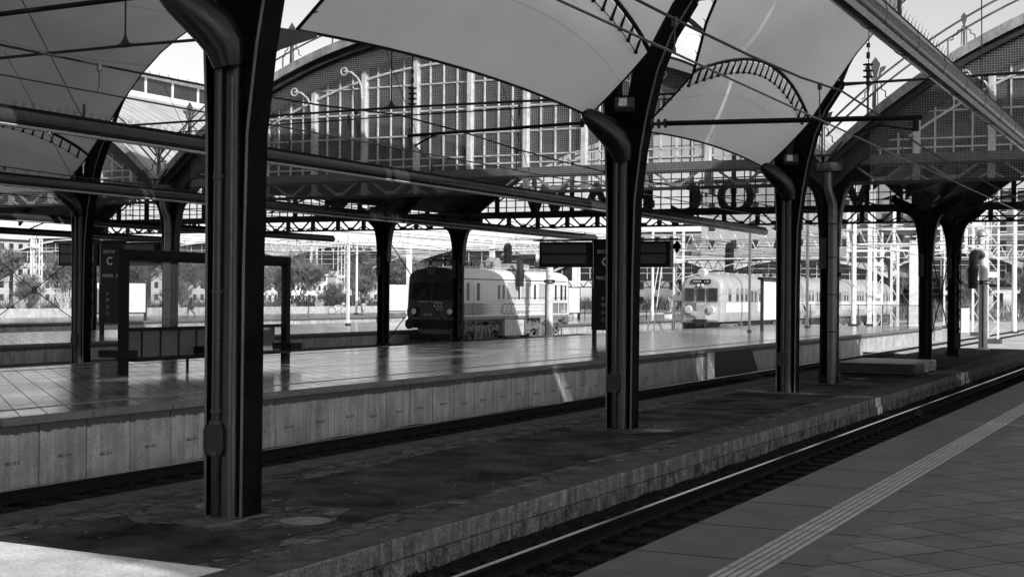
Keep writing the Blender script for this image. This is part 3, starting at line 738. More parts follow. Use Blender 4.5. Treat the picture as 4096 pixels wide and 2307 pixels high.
    for q in range(-5, 6):
        d = 1.9*q if q else 0
        z = zout(d)
        rl.bar((cx+d-.55, yr_, zout(d-.55)+.0), (cx+d-.55, yr_, zout(d-.55)+.46), .03, .04)
    rl.build('railing', steel_flange, t, world=True)
    dl = (-10.0, -7.75, -5.9, -3.9, -1.95, 0, 1.95, 3.9, 5.9, 7.75, 10.0)
    def finial(d, big):
        z = zout(d)+.05; f = MB(); x = cx+d; s = 1.0 if big else .62
        f.box(x-.025, x+.025, yr_-.03, yr_+.01, z-.1, z+.75*s+.1)
        f.bar((x-.07, yr_, z), (x-.05, yr_, z+.8*s), .02, .03); f.bar((x+.07, yr_, z), (x+.05, yr_, z+.8*s), .02, .03)
        zz = z+.72*s+.05
        f.prism([(x, zz+.55*s), (x-.13*s, zz+.36*s), (x-.035*s, zz), (x+.035*s, zz), (x+.13*s, zz+.36*s)], 1, yr_-.02, yr_)
        if big:
            for e in (-1, 1):
                f.prism([(x+e*.28, zz+.30), (x+e*.13, zz+.27), (x+e*.06, zz-.05), (x+e*.10, zz-.05), (x+e*.17, zz+.14), (x+e*.24, zz+.18)], 1, yr_-.025, yr_+.005)
        # stepped side ornaments
        for e in (-1, 1):
            pts = [(x+e*.06, z+.66*s), (x+e*.16, z+.6*s), (x+e*.16, z+.46*s), (x+e*.27, z+.40*s), (x+e*.27, z+.26*s), (x+e*.36, z+.22*s)]
            for a, b in zip(pts[:-1], pts[1:]): f.bar((a[0], yr_, a[1]), (b[0], yr_, b[1]), .025, .03, (0,1,0))
        f.build('flower_finial' if big else 'rail_finial', steel_flange, t, world=True)
    for i, d in enumerate(dl):
        if not (cx < -40 and abs(d) > 9): finial(d, i % 2 == 0 or abs(d) > 9)
    if cx == -20.7: finial(-11.3, True); finial(11.3, True)
    # tie rods and a hanging truss inside
    tr = MB()
    for yy in (YG+5.2, YG+10.3, YG+15.4):
        tr.tube([(cx-11, yy, 4.7), (cx-6, yy, 6.2), (cx+6, yy, 6.2), (cx+11, yy, 4.7)], .035, 6)
        for d in (-6, 0, 6): tr.tube([(cx+d, yy, 6.2), (cx+d, yy, zout(d)-.3)], .02, 5)
    tr.build('tie_rods', oldiron, t, world=True)
    return t
shed(-20.7, .25, 'iron train shed with the large sunlit glazed arch in the middle')
shed(2.0, .47, 'shadowed iron train shed at the right edge with flower finials')
sh3 = shed(-43.4, .15, 'iron train shed at the far left with its ridge lantern showing')
# extra bracing plates either side of the valleys
# ------------------------------------------------------------------ shed posts
def shed_post(x, y, label, rainpipe=False, lattice=True):
    t = thing('lattice_post', label, 'iron post', (x, y, -.61), 0, 'iron posts of the train sheds')
    H = 5.2
    m = MB(); m.box(-.20, .20, .06, .17, 0, H+.3); m.box(-.22, -.15, -.17, .17, 0, H); m.box(.02, .08, -.17, .17, 0, H)
    m.box(-.24, .22 if not rainpipe else .30, -.20, .20, 0, .22); m.build('shaft', steel, t)
    l = MB(); 
    if lattice:
        l.box(.08, .11, -.20, -.17, .3, H-1.0); l.box(.28, .31, -.20, -.17, .3, H-1.0); z = .95
        l.box(.08, .31, -.21, -.165, .3, .95)
        while z < H-1.2:
            l.bar((.10, -.19, z), (.30, -.19, z+.75), .03, .02, (0,1,0)); l.bar((.30, -.192, z), (.10, -.192, z+.75), .03, .02, (0,1,0)); z += .75
        l.box(.1, .36, -.2, -.17, 2.9, 3.0)
        l.build('lattice_face', steel2, t)
    r = MB().box(-.24, -.04, -.225, -.165, 3.1, 3.95)
    for k in range(7):
        for q in range(3): r.lathe([(.022, 0), (.02, .02), (.008, .03)], (-.2+q*.06, -.23, 3.2+k*.11), 6, 1)
    r.build('rivets', steel2, t)
    # curved brackets to both sides, carrying the gable trusses and rising to the valley
    for s in (-1, 1):
        b = MB(); e = MB(); W_ = .34
        pin = [(s*.12, 4.2)]+[(s*(.25+W_*(1-math.cos(a))), 3.7+1.65*math.sin(a)) for a in [k*PI/2/10 for k in range(11)]]
        poly = pin+[(s*.7, 5.37), (s*1.3, 5.9), (s*1.2, 6.1), (s*.0, 5.5), (0, 4.2)]
        b.prism(poly, 1, -.035, .035)
        for a, c in zip(pin[:-1], pin[1:]): e.bar((a[0], 0, a[1]), (c[0], 0, c[1]), .30, .03, (s, 0, -.5))
        q_ = b.build('bracket', steel, t); e.build('bracket_flange', steel2, q_)
    if rainpipe:
        MB().lathe([(.03, -.02), (.34, 0), (.36, .05), (.36, .22), (.30, .24)], (.1, -.55, 5.7), 20).build('hopper', pipegrey, t, smooth=True)
        MB().tube([(.1, -.5, 5.75), (.1, -.5, 5.35), (.14, -.47, 5.15), (.26, -.4, 4.9), (.3, -.36, 4.75), (.3, -.34, 4.5), (.3, -.34, 0)] if 0 else [(.06, -.5, 5.75), (.06, -.5, 5.3), (.10, -.47, 5.1), (.16, -.38, 4.85), (.16, -.35, 4.6), (.16, -.35, 0)], .12, 16).build('downpipe', pipegrey, t, smooth=True)
        for z in (4.3, 3.4, 2.4, 1.4): MB().lathe([(.128, -.015), (.128, .015)], (.16, -.35, z), 16).build('collar', steel, t)
    MB().prism([(-.5, 6.05), (.5, 6.05), (.12, 5.5), (-.12, 5.5)], 1, -.5, .1).build('valley_bracket', steel2, t)
    return t
shed_post(MX, 38.6, 'iron lattice post with a fat grey rainpipe, just right of the last canopy column', True)
shed_post(-32.05, 38.6, 'iron lattice post with a rainpipe behind the glass shelter', True)
pA = shed_post(MX, 53.2, 'riveted iron post standing behind the stack of sheets', False, False)
pB = shed_post(MX, 59.4, 'farthest iron post of the cobbled platform, right of the riveted one', False, True)
pC = shed_post(-32.05, 52.6, 'iron post left of the locomotive front', False, False)
pD = shed_post(-32.05, 59.4, 'iron lattice post crossing in front of the locomotive', False, True)
pE = shed_post(-54.75, 59.4, 'narrow iron lattice post beside the farthest-left information pillar', False, True)
pF = shed_post(-54.75, 51.0, 'iron post just outside the left edge of the view', False, False)
pG = shed_post(-54.75, 38.6, 'iron post left of the view beside the far platform', False, False)
def brace(x, y0, y1, label, y2=None):
    t = thing('cross_brace', label, 'cross brace', (x, y0, 0), 0, 'crossed tie rods between iron posts')
    m = MB(); zc, zt, zb = 1.75, 4.3, -.55; yc = (y0+y1)/2
    m.tube([(x, y0, zt), (x, yc, zc), (x, y1, zb)], .022, 8); m.tube([(x, y1, zt), (x, yc, zc), (x, y0, zb)], .022, 8); m.build('rods', steel, t, world=True)
    MB().tube([(x, yc+.11*math.cos(a), zc+.17*math.sin(a)) for a in [2*PI*k/20 for k in range(21)]], .03, 6).build('ring', steel, t, world=True)
brace(MX, 53.2, 59.4, 'crossed tie rods between the two farthest posts on the right')
brace(-32.05, 52.6, 59.4, 'crossed tie rods with a ring in front of the locomotive')
brace(-54.75, 51.0, 59.4, 'crossed tie rods with a ring at the far left')
# wall boxes, gutters and stubs under the valleys between sheds
for (x, lb) in ((MX, 'grey gutter trough in the valley right of the middle shed'), (-32.05, 'grey gutter trough in the valley left of the middle shed')):
    o = MB().prism([(-.55, 6.1), (-.25, 5.72), (.25, 5.72), (.55, 6.1), (.5, 6.1), (.22, 5.78), (-.22, 5.78), (-.5, 6.1)], 1, 0, 21.9).build('valley_gutter', steel2); o.location = (x, YG-.9, -.25); tag(o, lb, 'gutter', 'valley gutters between the sheds')
# station name in big letters on the far side of the middle shed, seen from behind
nm = thing('station_name_sign', 'large dark letters of the station name, seen from behind through the middle shed', 'sign', (-20.5, 60.1, 5.3))
for i, ch in enumerate('WROCŁAW'):
    X = (-13.9, -16.45, -18.7, -20.97, -23.1, -25.3, -27.9)[i]
    text(ch, 2.15, 'letter', mat('sign_letter', .12, .1, 2, .6), nm, (X+20.5, 0, .05), (PI/2, 0, PI), 'CENTER', ext=.08, bold=.05)
MB().box(-9, 8, .12, .18, .0, .05).build('sign_rail', oldiron, nm)
MB().box(-9, 8, .12, .18, 1.6, 1.65).build('sign_rail', oldiron, nm)
# ------------------------------------------------------------------ destination boards with sector pillars
def sector_sign(x, y, label, last):
    t = thing('sector_sign', label, 'platform sign', (x, y, -.16), 0, 'dark sector signs with train displays')
    MB().box(0, 1.35, -.11, .11, .5, 4.02).build('pillar', black, t, bevel=.01)
    MB().box(.02, .16, -.08, .08, 0, .5).build('leg', black, t); MB().box(1.18, 1.32, -.08, .08, 0, .5).build('leg', black, t)
    for a, b in ((-2.25, -.02), (1.38, 3.3)):
        c = MB().box(a, b, -.2, .2, 2.98, 3.98).build('display_case', black, t, bevel=.015)
        for z0, z1 in ((3.12, 3.46), (3.54, 3.88)): MB().box(a+.12, b-.18, -.215, -.2, z0, z1).build('screen', screen, c)
    MB().box(-2.5, 3.6, -.26, .26, 4.02, 4.08).build('top_cover', black, t)
    MB().box(.05, .075, -.114, -.11, 2.15, 3.96).build('white_bar', lettr, t)
    F = -.113
    text('SEKTOR', .19, 'lettering', lettr, t, (.22, F, 3.53)); text('C', .48, 'lettering', lettr, t, (.42, F, 3.03), bold=.01)
    text('PERON', .19, 'lettering', lettr, t, (.19, F, 2.49)); text(last, .19, 'lettering', lettr, t, (.95, F, 2.49))
    for z, k in ((1.70, 0), (1.42, 1), (1.12, 2), (.84, 3)):
        p = MB(); q = .17 if k else .12
        for a in ((.42, .42+q, z, z+.008), (.42, .42+q, z+q-.008, z+q), (.42, .428, z, z+q), (.42+q-.008, .42+q, z, z+q)): p.box(a[0], a[1], F, F+.003, a[2], a[3])
        if k == 0: p.lathe([(.03, 0), (.03, .003)], (.48, F, z+.06), 12, 1)
        if k == 1: p.box(.45, .56, F, F+.003, z+.06, z+.12); p.box(.47, .49, F, F+.003, z+.03, z+.06)
        if k == 2: p.prism([(.46, z+.05), (.56, z+.05), (.50, z+.13)], 1, F, F+.003)
        if k == 3: p.box(.495, .515, F, F+.003, z+.03, z+.11); p.lathe([(.014, 0), (.014, .003)], (.505, F, z+.13), 10, 1)
        p.build('pictogram', mat('dim_pictogram', .35, .1, 3, .5), t)
    # camera dome under the right end
    MB().lathe([(.02, .3), (.14, .16), (.16, .02), (.10, 0), (.07, -.10), (0.01, -.13)], (3.5, 0, 3.68), 16).build('camera_dome', black, t, smooth=True)
    return t
sector_sign(-21.96, 51.85, 'dark sector C sign behind the middle column on the shelter platform', '4')
sector_sign(-43.5, 47.75, 'dark sector C sign partly hidden by the left post of the glass shelter', '3')

# ------------------------------------------------------------------ glass shelter
sh = thing('glass_shelter', 'dark framed glass waiting shelter with infill panels, behind the nearest column', 'shelter', (-22.05, 24.95, -.16))
def L(mb, nm, m, **k): return mb.build(nm, m, sh, **k)
for y in (0, 6.27): L(MB().box(-.09, .09, y-.09, y+.09, 0, 2.84), 'post', steel, bevel=.01)
L(MB().box(-.08, .08, .09, 6.18, 2.66, 2.84), 'top_beam', steel, bevel=.01)
L(MB().box(-.035, .035, .11, 6.16, 2.58, 2.658), 'glass_rail', steel); L(MB().box(-.04, .04, .11, 6.16, .98, 1.06), 'middle_rail', steel)
L(MB().quad((0, .13, 1.06), (0, 6.15, 1.06), (0, 6.15, 2.54), (0, .13, 2.54)), 'pane', gl_shel)
for k in range(9): L(MB().box(-.34, -.30, .35+k*.66, .35+k*.66+.58, .36, .99), 'infill_panel', mat('fibre_cement', .11, .25, 2, .7))
for k in range(9): L(MB().box(-.33, -.31, .27+k*.66, .34+k*.66, .30, 1.0), 'panel_post', steel)
for y in (2.6, 4.1): L(MB().box(-.33, -.28, y, y+.05, 0, .36), 'foot', steel)
for y in (-.35, 2.85, 6.1): 
    L(MB().box(-.42, .30, y, y+.50, .40, .56), 'seat', steel, bevel=.01)
L(MB().box(-.3, .3, .11, 6.1, .30, .36), 'seat_beam', steel)
# ------------------------------------------------------------------ white poster boards
def board(x, y0, y1, z0, z1, zb, label, roof=False):
    t = thing('poster_board', label, 'poster board', (x, y0, zb), 0, 'blank white poster boards on the platforms'); n = y1-y0
    MB().box(-.06, .06, 0, n, z0-zb, z1-zb).build('frame', steel2, t, bevel=.01)
    MB().box(.06, .068, .08, n-.08, z0-zb+.08, z1-zb-.08).build('poster', boardw, t); MB().box(-.068, -.06, .08, n-.08, z0-zb+.08, z1-zb-.08).build('poster', boardw, t)
    for y in (0, n-.14): MB().box(-.08, .08, y-.02, y+.12, 0, z1-zb+.03).build('leg', steel2, t)
    if roof: MB().box(-.14, .14, -.35, n+.3, z1-zb+.02, z1-zb+.16).build('top_cover', steel, t)
board(-61.4, 66.9, 71.6, .3, 2.3, -.16, 'blank white board far left, behind the sector sign')
board(-61.4, 101.2, 105.2, .2, 2.5, -.16, 'blank white board left of the locomotive nose')
board(-22.1, 75.9, 80.2, .35, 2.6, -.16, 'large blank board with a flat cover beside the yellow-nosed train', True)
board(-43.0, 96, 99, .3, 2.3, -.16, 'blank board hidden behind the locomotive roof end')
# ------------------------------------------------------------------ stack of corrugated sheets
st = thing('sheet_stack', 'low stack of corrugated metal fence sheets lying by the riveted post', 'stack of sheets', (-10.3, 43.3, -.61))
for k in range(9):
    N = 80; A = []; B = []; dx = rnd.uniform(-.05, .05); dy = rnd.uniform(-.04, .04)
    for i in range(N+1):
        y = 3.7*i/N; z = .05+.036*k+.016*(1 if math.sin(i*1.0) > 0 else -1)*min(1, abs(math.sin(i*1.0))*2); A.append((dx, y+dy, z)); B.append((2.35+dx, y+dy, z))
    MB().strip(A, B).build('sheet', mat('zinc_sheet', .5, .25, 3, .35, .7), st, solid=.006)
    MB().box(dx, 2.35+dx, dy-.02, dy+.02, .042+.036*k, .054+.036*k).build('sheet_edge', steel2, st)
MB().box(.3, .4, 0, 3.7, 0, .04).build('bearer', sleeperm, st); MB().box(1.9, 2.0, 0, 3.7, 0, .04).build('bearer', sleeperm, st)
# ------------------------------------------------------------------ water cranes
def lantern(t, x, y, z):
    MB().lathe([(.05, 0), (.13, .02), (.19, .36), (.17, .38)], (x, y, z), 6).build('lantern_glass', lamp_glass, t)
    MB().lathe([(.26, .38), (.27, .42), (.22, .56), (.12, .66), (.05, .70), (.03, .78), (.005, .86)], (x, y, z), 12).build('lantern_cap', galv, t, smooth=True)
    MB().tube([(x, y, z), (x, y, z-.22)], .03, 6).build('lantern_stem', mast, t)
def crane(x, y, zb, az, label):
    t = thing('water_crane', label, 'water crane', (x, y, zb), az, 'old cast-iron water cranes')
    p = mat('crane_paint', .62, .2, 2.5, .5)
    MB().lathe([(.30, 0), (.30, .06), (.2, .1), (.185, 2.9), (.19, 2.95), (.19, 4.2), (.15, 4.35)], (0, 0, 0), 20).build('pillar', p, t, smooth=True)
    MB().lathe([(.28, 2.95), (.28, 3.0)], (0, 0, 0), 20).build('collar', steel2, t); MB().lathe([(.28, 3.08), (.28, 3.13)], (0, 0, 0), 20).build('collar', steel2, t)
    MB().box(-.3, .3, -.05, .05, 3.0, 3.08).build('bolts', steel, t)
    MB().tube([(.25, 0, 4.3), (-.7, 0, 4.3)], .19, 16).build('arm', p, t, smooth=True)
    MB().lathe([(.27, -.72), (.27, -.66)], (0, 0, 4.3), 18, 0).build('flange', p, t); MB().lathe([(.27, .24), (.27, .30)], (0, 0, 4.3), 18, 0).build('flange', p, t)
    pts = [(-.7, 0, 4.3), (-1.35, 0, 4.3)]+[(-1.35-.28*math.sin(a), 0, 4.02+.28*math.cos(a)) for a in (R(20), R(45), R(70), R(90))]+[(-1.63, 0, 3.65)]
    MB().tube(pts, .19, 16).build('elbow', steel2, t, smooth=True)
    MB().tube([(-1.63, 0, 3.65), (-1.63, 0, 3.6), (-1.63, 0, 2.75)], [.24, .24, .19], 16).build('nozzle', rubber, t, smooth=True)
    MB().tube([(-.2, -.05, 0), (-.2, -.05, 2.9)], .03, 6).build('side_pipe', steel2, t)
    lantern(t, -.3, 0, 4.75)
    return t
crane(-32.0, 69.6, -.61, R(12), 'white cast-iron water crane in front of the locomotive tail')
crane(-9.3, 67.3, -.61, R(82), 'white water crane with a lantern at the right, past the last iron post')
# ------------------------------------------------------------------ catenary above the two nearest tracks
def catenary(x, zc, label, zm=None, y0=-5, y1=260, sup=23.4):
    t = thing('catenary_wire', label, 'overhead wire', (x, 0, 0), 0, 'overhead contact lines')
    zm = zm or zc+.36
    def zmes(y):
        u = ((y-sup) % 31.0)/31.0
        return zm+.32*(2*u-1)**4
    MB().tube([(x, y, zc) for y in range(y0, y1, 8)], .014, 6).build('contact_wire', copper, t, world=True)
    MB().tube([(x, y/2, zmes(y/2)) for y in range(2*y0, 2*y1, 5)], .017, 6).build('messenger_wire', cablem, t, world=True)
    d = MB(); y = 8.3
    while y < 120:
        d.bar((x, y, zc), (x, y, zmes(y)), .014, .014); d.lathe([(.035, -.05), (.035, .05)], (x, y, zmes(y)-.03), 6); d.lathe([(.02, -.03), (.02, .03)], (x, y, zc+.03), 6); y += 6.4
    d.build('droppers', cablem, t, world=True)
    return t
catenary(-5.28, 4.38, 'overhead wires above the nearest track'); catenary(-13.45, 4.40, 'overhead wires above the track by the panel wall')
catenary(-28.35, 4.5, 'overhead wires above the yellow-nosed train', y0=10); catenary(-35.35, 4.5, 'overhead wires above the locomotive', y0=10)
catenary(-50.3, 4.6, 'overhead wires just behind the third platform', y0=40); catenary(-58.9, 4.6, 'overhead wires in front of the fourth platform', y0=40)
def insul(m, p, q, n=5, r=.07):
    p = Vector(p); q = Vector(q); L_ = (q-p).length; ax = (q-p).normalized(); pts = []; rs = []
    for i in range(n):
        for f, rr in ((0, .03), (.3, .03), (.42, r), (.58, r), (.7, .03)): pts.append(p+ax*L_*(i+f)/n); rs.append(rr)
    m.tube(pts, rs, 10)
def cantilever(xc, xe, y, z0, z1, xt, label, thick=.035, hang=None):
    s = 1 if xe > xc else -1
    t = thing('cantilever_arm', label, 'cantilever arm', (xc, y, z0), 0, 'catenary cantilevers on the columns')
    m = MB(); m.tube([(xc+s*.75, y, z0), (xe, y, z1)], thick, 10); m.build('boom', steel, t, world=True)
    m = MB(); insul(m, (xc+s*.36, y, z0), (xc+s*.85, y, z0), 4, .085); m.build('insulator', rubber, t, world=True)
    m = MB(); m.box(min(xc+s*.2, xc+s*.4), max(xc+s*.2, xc+s*.4), y-.05, y+.05, z0-.06, z0+.06); m.build('hinge', steel, t, world=True)
    m = MB()
    if s > 0: m.tube([(xe-.1, y, z1), (xe-.1, y, z1-.22)], .05, 8); m.tube([(xe-.1, y, z1-.2), (xe-.7, y, z1-.10), (xt, y, 4.4)], .016, 6)
    else: m.tube([(xe+1.0, y, z1+.02), (xe+.6, y, z1), (xe+.15, y, z1-.2), (xt, y, 4.41)], .02, 6)
    m.build('steady_arm', steel, t, world=True)
    if hang:
        xx, zt = hang; m = MB(); m.tube([(xx, y, z1+.55), (xx+.05, y, zt)], .008, 6)
        insul(m, (xx, y, z1+.55), (xx, y, z1+.95), 4, .085); m.tube([(xx, y, z1+.05), (xx, y, z1+.55)], .018, 6)
        m.tube([(xx, y, z1+1.0), (xx, y, z1+1.1)], .03, 8); m.tube([(xx, y, z1+1.18), (xx, y, z1+1.25)], .03, 8); m.build('insulator_hanger', rubber, t, world=True)
    return t
cantilever(MX, -4.19, 23.4, 4.73, 4.63, -5.28, 'thick horizontal boom with insulators right of the middle column', .045, (-5.06, 9.2))
cantilever(MX, -13.75, 23.4, 4.81, 4.73, -13.45, 'boom with insulators left of the middle column', .03, (-13.66, 9.3))
cantilever(MX, -13.9, 12.1, 4.95, 4.9, -13.45, 'boom with insulators left of the nearest column', .03)
cantilever(MX, -4.3, 53.9, 4.7, 4.7, -5.28, 'boom with insulators under the right shed', .03)
# long cross wires
cw = thing('cross_wire', 'thin span wire with a small hanging clamp crossing below the middle shed beam', 'span wire', (-20, 34.9, 5))
MB().tube([(-32, 34.9, 6.6), (-20.7, 34.9, 6.78), (-9.4, 34.9, 6.85)], .02, 6).build('wire', cablem, cw, world=True)
cl = MB()
for x in (-26, -22.5, -17, -14.5, -12.8): cl.tube([(x, 34.9, 6.9), (x, 34.9, 6.6)], .03, 6); cl.bar((x, 34.9, 6.6), (x-.1, 34.9, 6.4), .01, .01); cl.bar((x, 34.9, 6.6), (x+.1, 34.9, 6.35), .01, .01)
cl.build('clamps', cablem, cw, world=True)
# ------------------------------------------------------------------ trains : local x across, y along, z from rail head
def carbody(sec, L, nose, tail, nst=12):
    """sec: (x,z) right half from bottom centre outwards to roof centre; nose: list of (dy, xs, zs) stations; y offset grows with z by rake"""
    ring = [(x, z) for x, z in sec]+[(-x, z) for x, z in sec[::-1] if x > 1e-6]
    m = MB(); st = []
    for dy, xs, rk, zs in nose: st.append((dy, xs, rk, zs, 1))
    st.append((L/2, 1, 0, 1, 1))
    for dy, xs, rk, zs in tail[::-1]: st.append((L-dy, xs, -rk, zs, 1))
    zb = min(z for _, z in ring); ze = 2.1
    for y, xs, rk, zs, _ in st:
        for x, z in ring:
            zz = zb+(z-zb)*(zs if z > 3.0 else 1); m.v.append((x*xs, y+rk*max(0, z-ze), zz))
    n = len(ring)
    for i in range(len(st)-1):
        for k in range(n): m.f.append((i*n+k, i*n+(k+1) % n, (i+1)*n+(k+1) % n, (i+1)*n+k))
    for base in (0, (len(st)-1)*n):
        c = len(m.v); m.v.append((0, m.v[base][1]-.0, 2.0))
        ys = [m.v[base+k][1] for k in range(n)]
        m.v[c] = (0, (min(ys) if base == 0 else max(ys))-(.02 if base == 0 else -.02), 2.1)
        for k in range(n): m.f.append((base+k, base+(k+1) % n, c))
    return m
def bogie(t, y, r=.55, wb=3.0, side=1.15):
    b = MB(); b.box(-side, side, y-wb/2-.9, y+wb/2+.9, r-.05, r+.35)
    for s in (-1, 1):
        b.box(s*side-.07, s*side+.07, y-wb/2-1.0, y+wb/2+1.0, r+.1, r+.42)
        for q in (-1, 0, 1): b.lathe([(.14, 0), (.14, .5)], (s*(side+.02), y+q*.45, .35), 10)
        b.tube([(s*(side+.1), y-wb/2, .3), (s*(side+.1), y-.3, .22), (s*(side+.1), y+.4, .5)], .05, 6); b.box(s*side-.12, s*side+.16, y-.9, y-.5, .25, .8)
        b.box(s*side-.1, s*side+.14, y+.6, y+1.0, .3, .75)
    rr = random.Random(int(y*10))
    for k in range(26):
        yy = y+rr.uniform(-2.3, 2.3); zz = rr.uniform(.25, 1.05); w_ = rr.uniform(.05, .2); b.box(side-.05, side+rr.uniform(.05, .28), yy, yy+w_, zz, zz+rr.uniform(.05, .25))
    for k in range(8):
        yy = y+rr.uniform(-2.2, 2.2); b.tube([(side+.15, yy, rr.uniform(.2, 1)), (side+.2, yy+.2, rr.uniform(.2, 1)), (side+.12, yy+.5, rr.uniform(.2, 1))], .03, 5)
    o = b.build('bogie', mat('bogie_dust', .22, .6, 6, .8), t)
    for q in (-wb/2, wb/2):
        wh = MB(); wh.tube([(-.7, y+q, r), (.7, y+q, r)], .09, 8)
        for s in (-1, 1):
            wh.lathe([(r, s*.70-.05), (r, s*.70+.05)], (0, y+q, r), 24, 0)
            wh.lathe([(.17, s*side+.08*s-.06), (.17, s*side+.08*s+.12)], (0, y+q, r), 12, 0)
        wh.build('wheelset', railside, o)
# --- locomotive
lo = thing('electric_locomotive', 'electric locomotive with dark nose and pale banded side behind the lattice post', 'locomotive', (-35.35, 62.7, -.95))
sec = [(0, 1.25), (1.44, 1.25), (1.49, 1.4), (1.49, 2.9), (1.49, 3.26), (1.40, 3.42), (1.10, 3.58), (.6, 3.68), (0, 3.71)]
nose = [(0, .95, .20, .97), (.10, .99, .18, .99), (.30, 1, .14, 1.0), (1.1, 1, .03, 1)]
body_l = mat('loco_cream', .72, .07, 1.2, .38, 0, .05, 8); body_d = mat('loco_dark', .03, .5, 2, .4)
midg = mat('loco_grey_band', .20, .15, 3, .4); roofg = mat('loco_roof', .30, .35, 2, .5)
b = carbody(sec, 14.4, nose, nose).build('body', body_l, lo, smooth=True)
dn = MB()
for (y0, y1) in ((-.035, 0),):
    pass
# dark nose shell over both ends
def shell(sec_, nose_, L_, flip, grow, m, name, ymax, par):
    ring = [(x, z) for x, z in sec_]; ring = ring+[(-x, z) for x, z in ring[::-1] if x > 1e-6]; n = len(ring); s = MB(); st = [q for q in nose_ if q[0] <= ymax]
    for dy, xs, rk, zs in st:
        for x, z in ring:
            zz = 1.25+(z-1.25)*(zs if z > 3.0 else 1); y = dy+rk*max(0, z-2.1)-grow; s.v.append(((x*xs)*(1+grow/1.5), (L_-y) if flip else y, zz+(grow*.5 if z > 3 else 0)))
    for i in range(len(st)-1):
        for k in range(n): s.f.append((i*n+k, i*n+(k+1) % n, (i+1)*n+(k+1) % n, (i+1)*n+k))
    c = len(s.v); s.v.append((0, (L_+.02+grow) if flip else -.02-grow, 2.1))
    for k in range(n): s.f.append((k, (k+1) % n, c))
    return s.build(name, m, par, smooth=True)
shell(sec, nose, 14.4, False, .012, body_d, 'nose', .2, lo); shell(sec, nose, 14.4, True, .012, body_d, 'nose', .2, lo)
fy = lambda z: -.05+.22*max(0, z-2.1)
for a, c_ in ((-1.18, -.14), (.02, 1.18)):
    q = MB(); q.add([(a, fy(2.15)-.02, 2.18), (c_, fy(2.15)-.02, 2.18), (c_*.95, fy(2.95)-.02, 2.98), (a*.95, fy(2.95)-.02, 2.98), (a, fy(2.15)+.1, 2.18), (c_, fy(2.15)+.1, 2.18), (c_*.95, fy(2.95)+.1, 2.98), (a*.95, fy(2.95)+.1, 2.98)], [(0,1,2,3), (0,4,5,1), (1,5,6,2), (2,6,7,3), (3,7,4,0)])
    q.build('windscreen', winm, lo)
MB().box(-.9, .6, -.09, -.06, 2.06, 2.085).build('handrail', lightiron, lo)
MB().box(-.35, .05, fy(3.35)-.1, fy(3.35)+.5, 3.3, 3.72).build('headlight_housing', body_d, lo, bevel=.03)
for x in (-1.08, 1.02):
    h = MB().lathe([(.24, -.24), (.25, -.20), (.25, .1)], (x, -.02, 1.62), 20, 1).build('headlight', body_d, lo, smooth=True)
    MB().lathe([(.13, -.26), (.15, -.245)], (x+(.12 if x > 0 else .15), -.005, 1.63), 16, 1).build('lamp_glass', lamp_glass, h)
    MB().lathe([(.25, -.62), (.25, -.57), (.12, -.55), (.12, .05)], (x*.9, -.0, 1.05), 18, 1).build('buffer', rubber, lo, smooth=True)
    MB().lathe([(.25, 15.0), (.25, 14.95), (.12, 14.9), (.12, 14.3)], (x*.9, 0, 1.05), 18, 1).build('buffer', mat('bogie_dust', .16), lo, smooth=True)
text('iCCC', .33, 'logo', lettr, lo, (.12, -.10, 1.82), shear=.2, sx=.75); text('PKP INTERCITY', .11, 'lettering', lettr, lo, (.28, -.10, 1.68), shear=.3)
text('EP07-542', .13, 'number', lettr, lo, (-.42, -.11, 1.44))
MB().box(-1.3, 1.3, -.08, .5, .85, 1.27).build('buffer_beam', rubber, lo); MB().box(-1.2, 1.2, -.2, .1, .3, .6).build('snowplough', rubber, lo)
MB().box(-1.38, 1.38, -.02, .02, 1.22, 1.28).build('front_ledge', midg, lo)
X = 1.495
def side(mb, nm, m, par=lo, **k): return mb.build(nm, m, par, **k)
for y0, y1, z0, z1 in ((.95, 1.25, 2.15, 2.95), (2.1, 2.45, 2.15, 2.98), (4.6, 4.85, 2.2, 2.9), (5.15, 5.4, 2.2, 2.9), (7.1, 7.35, 2.2, 2.95), (9.2, 9.45, 2.2, 2.95), (12.1, 12.35, 2.15, 2.95), (12.9, 13.2, 2.15, 2.95), (13.5, 13.75, 2.15, 2.95)):
    for s in (-1, 1): side(MB().box(min(s*X, s*(X+.012)), max(s*X, s*(X+.012)), y0, y1, z0, z1), 'side_window', winm)
for y0, y1 in ((5.75, 7.0), (7.55, 8.8), (9.9, 11.3)):
    for s in (1,):
        v = MB(); v.box(X, X+.01, y0, y1, 2.2, 3.0); side(v, 'louvre_frame', mat('louvre', .38, .1, 4, .5)); v = MB(); z = 2.24
        while z < 2.98: v.box(X+.006, X+.022, y0+.03, y1-.03, z, z+.02); z += .05
        side(v, 'louvre', mat('louvre_blade', .55, .1, 4, .5))
for z in (1.62, 1.78, 1.95, 2.1): side(MB().box(X, X+.008, 1.9, 12.4, z, z+.012), 'side_ridge', midg)
side(MB().box(X, X+.008, .6, 13.8, 3.12, 3.17), 'roof_line', mat('dark_line', .10, .2, 4, .5))
side(MB().box(X, X+.010, .3, 14.1, 1.27, 1.40), 'sill_band', midg)
side(MB().box(X, X+.012, .35, 14.05, 1.40, 1.43), 'sill_line', lettr)
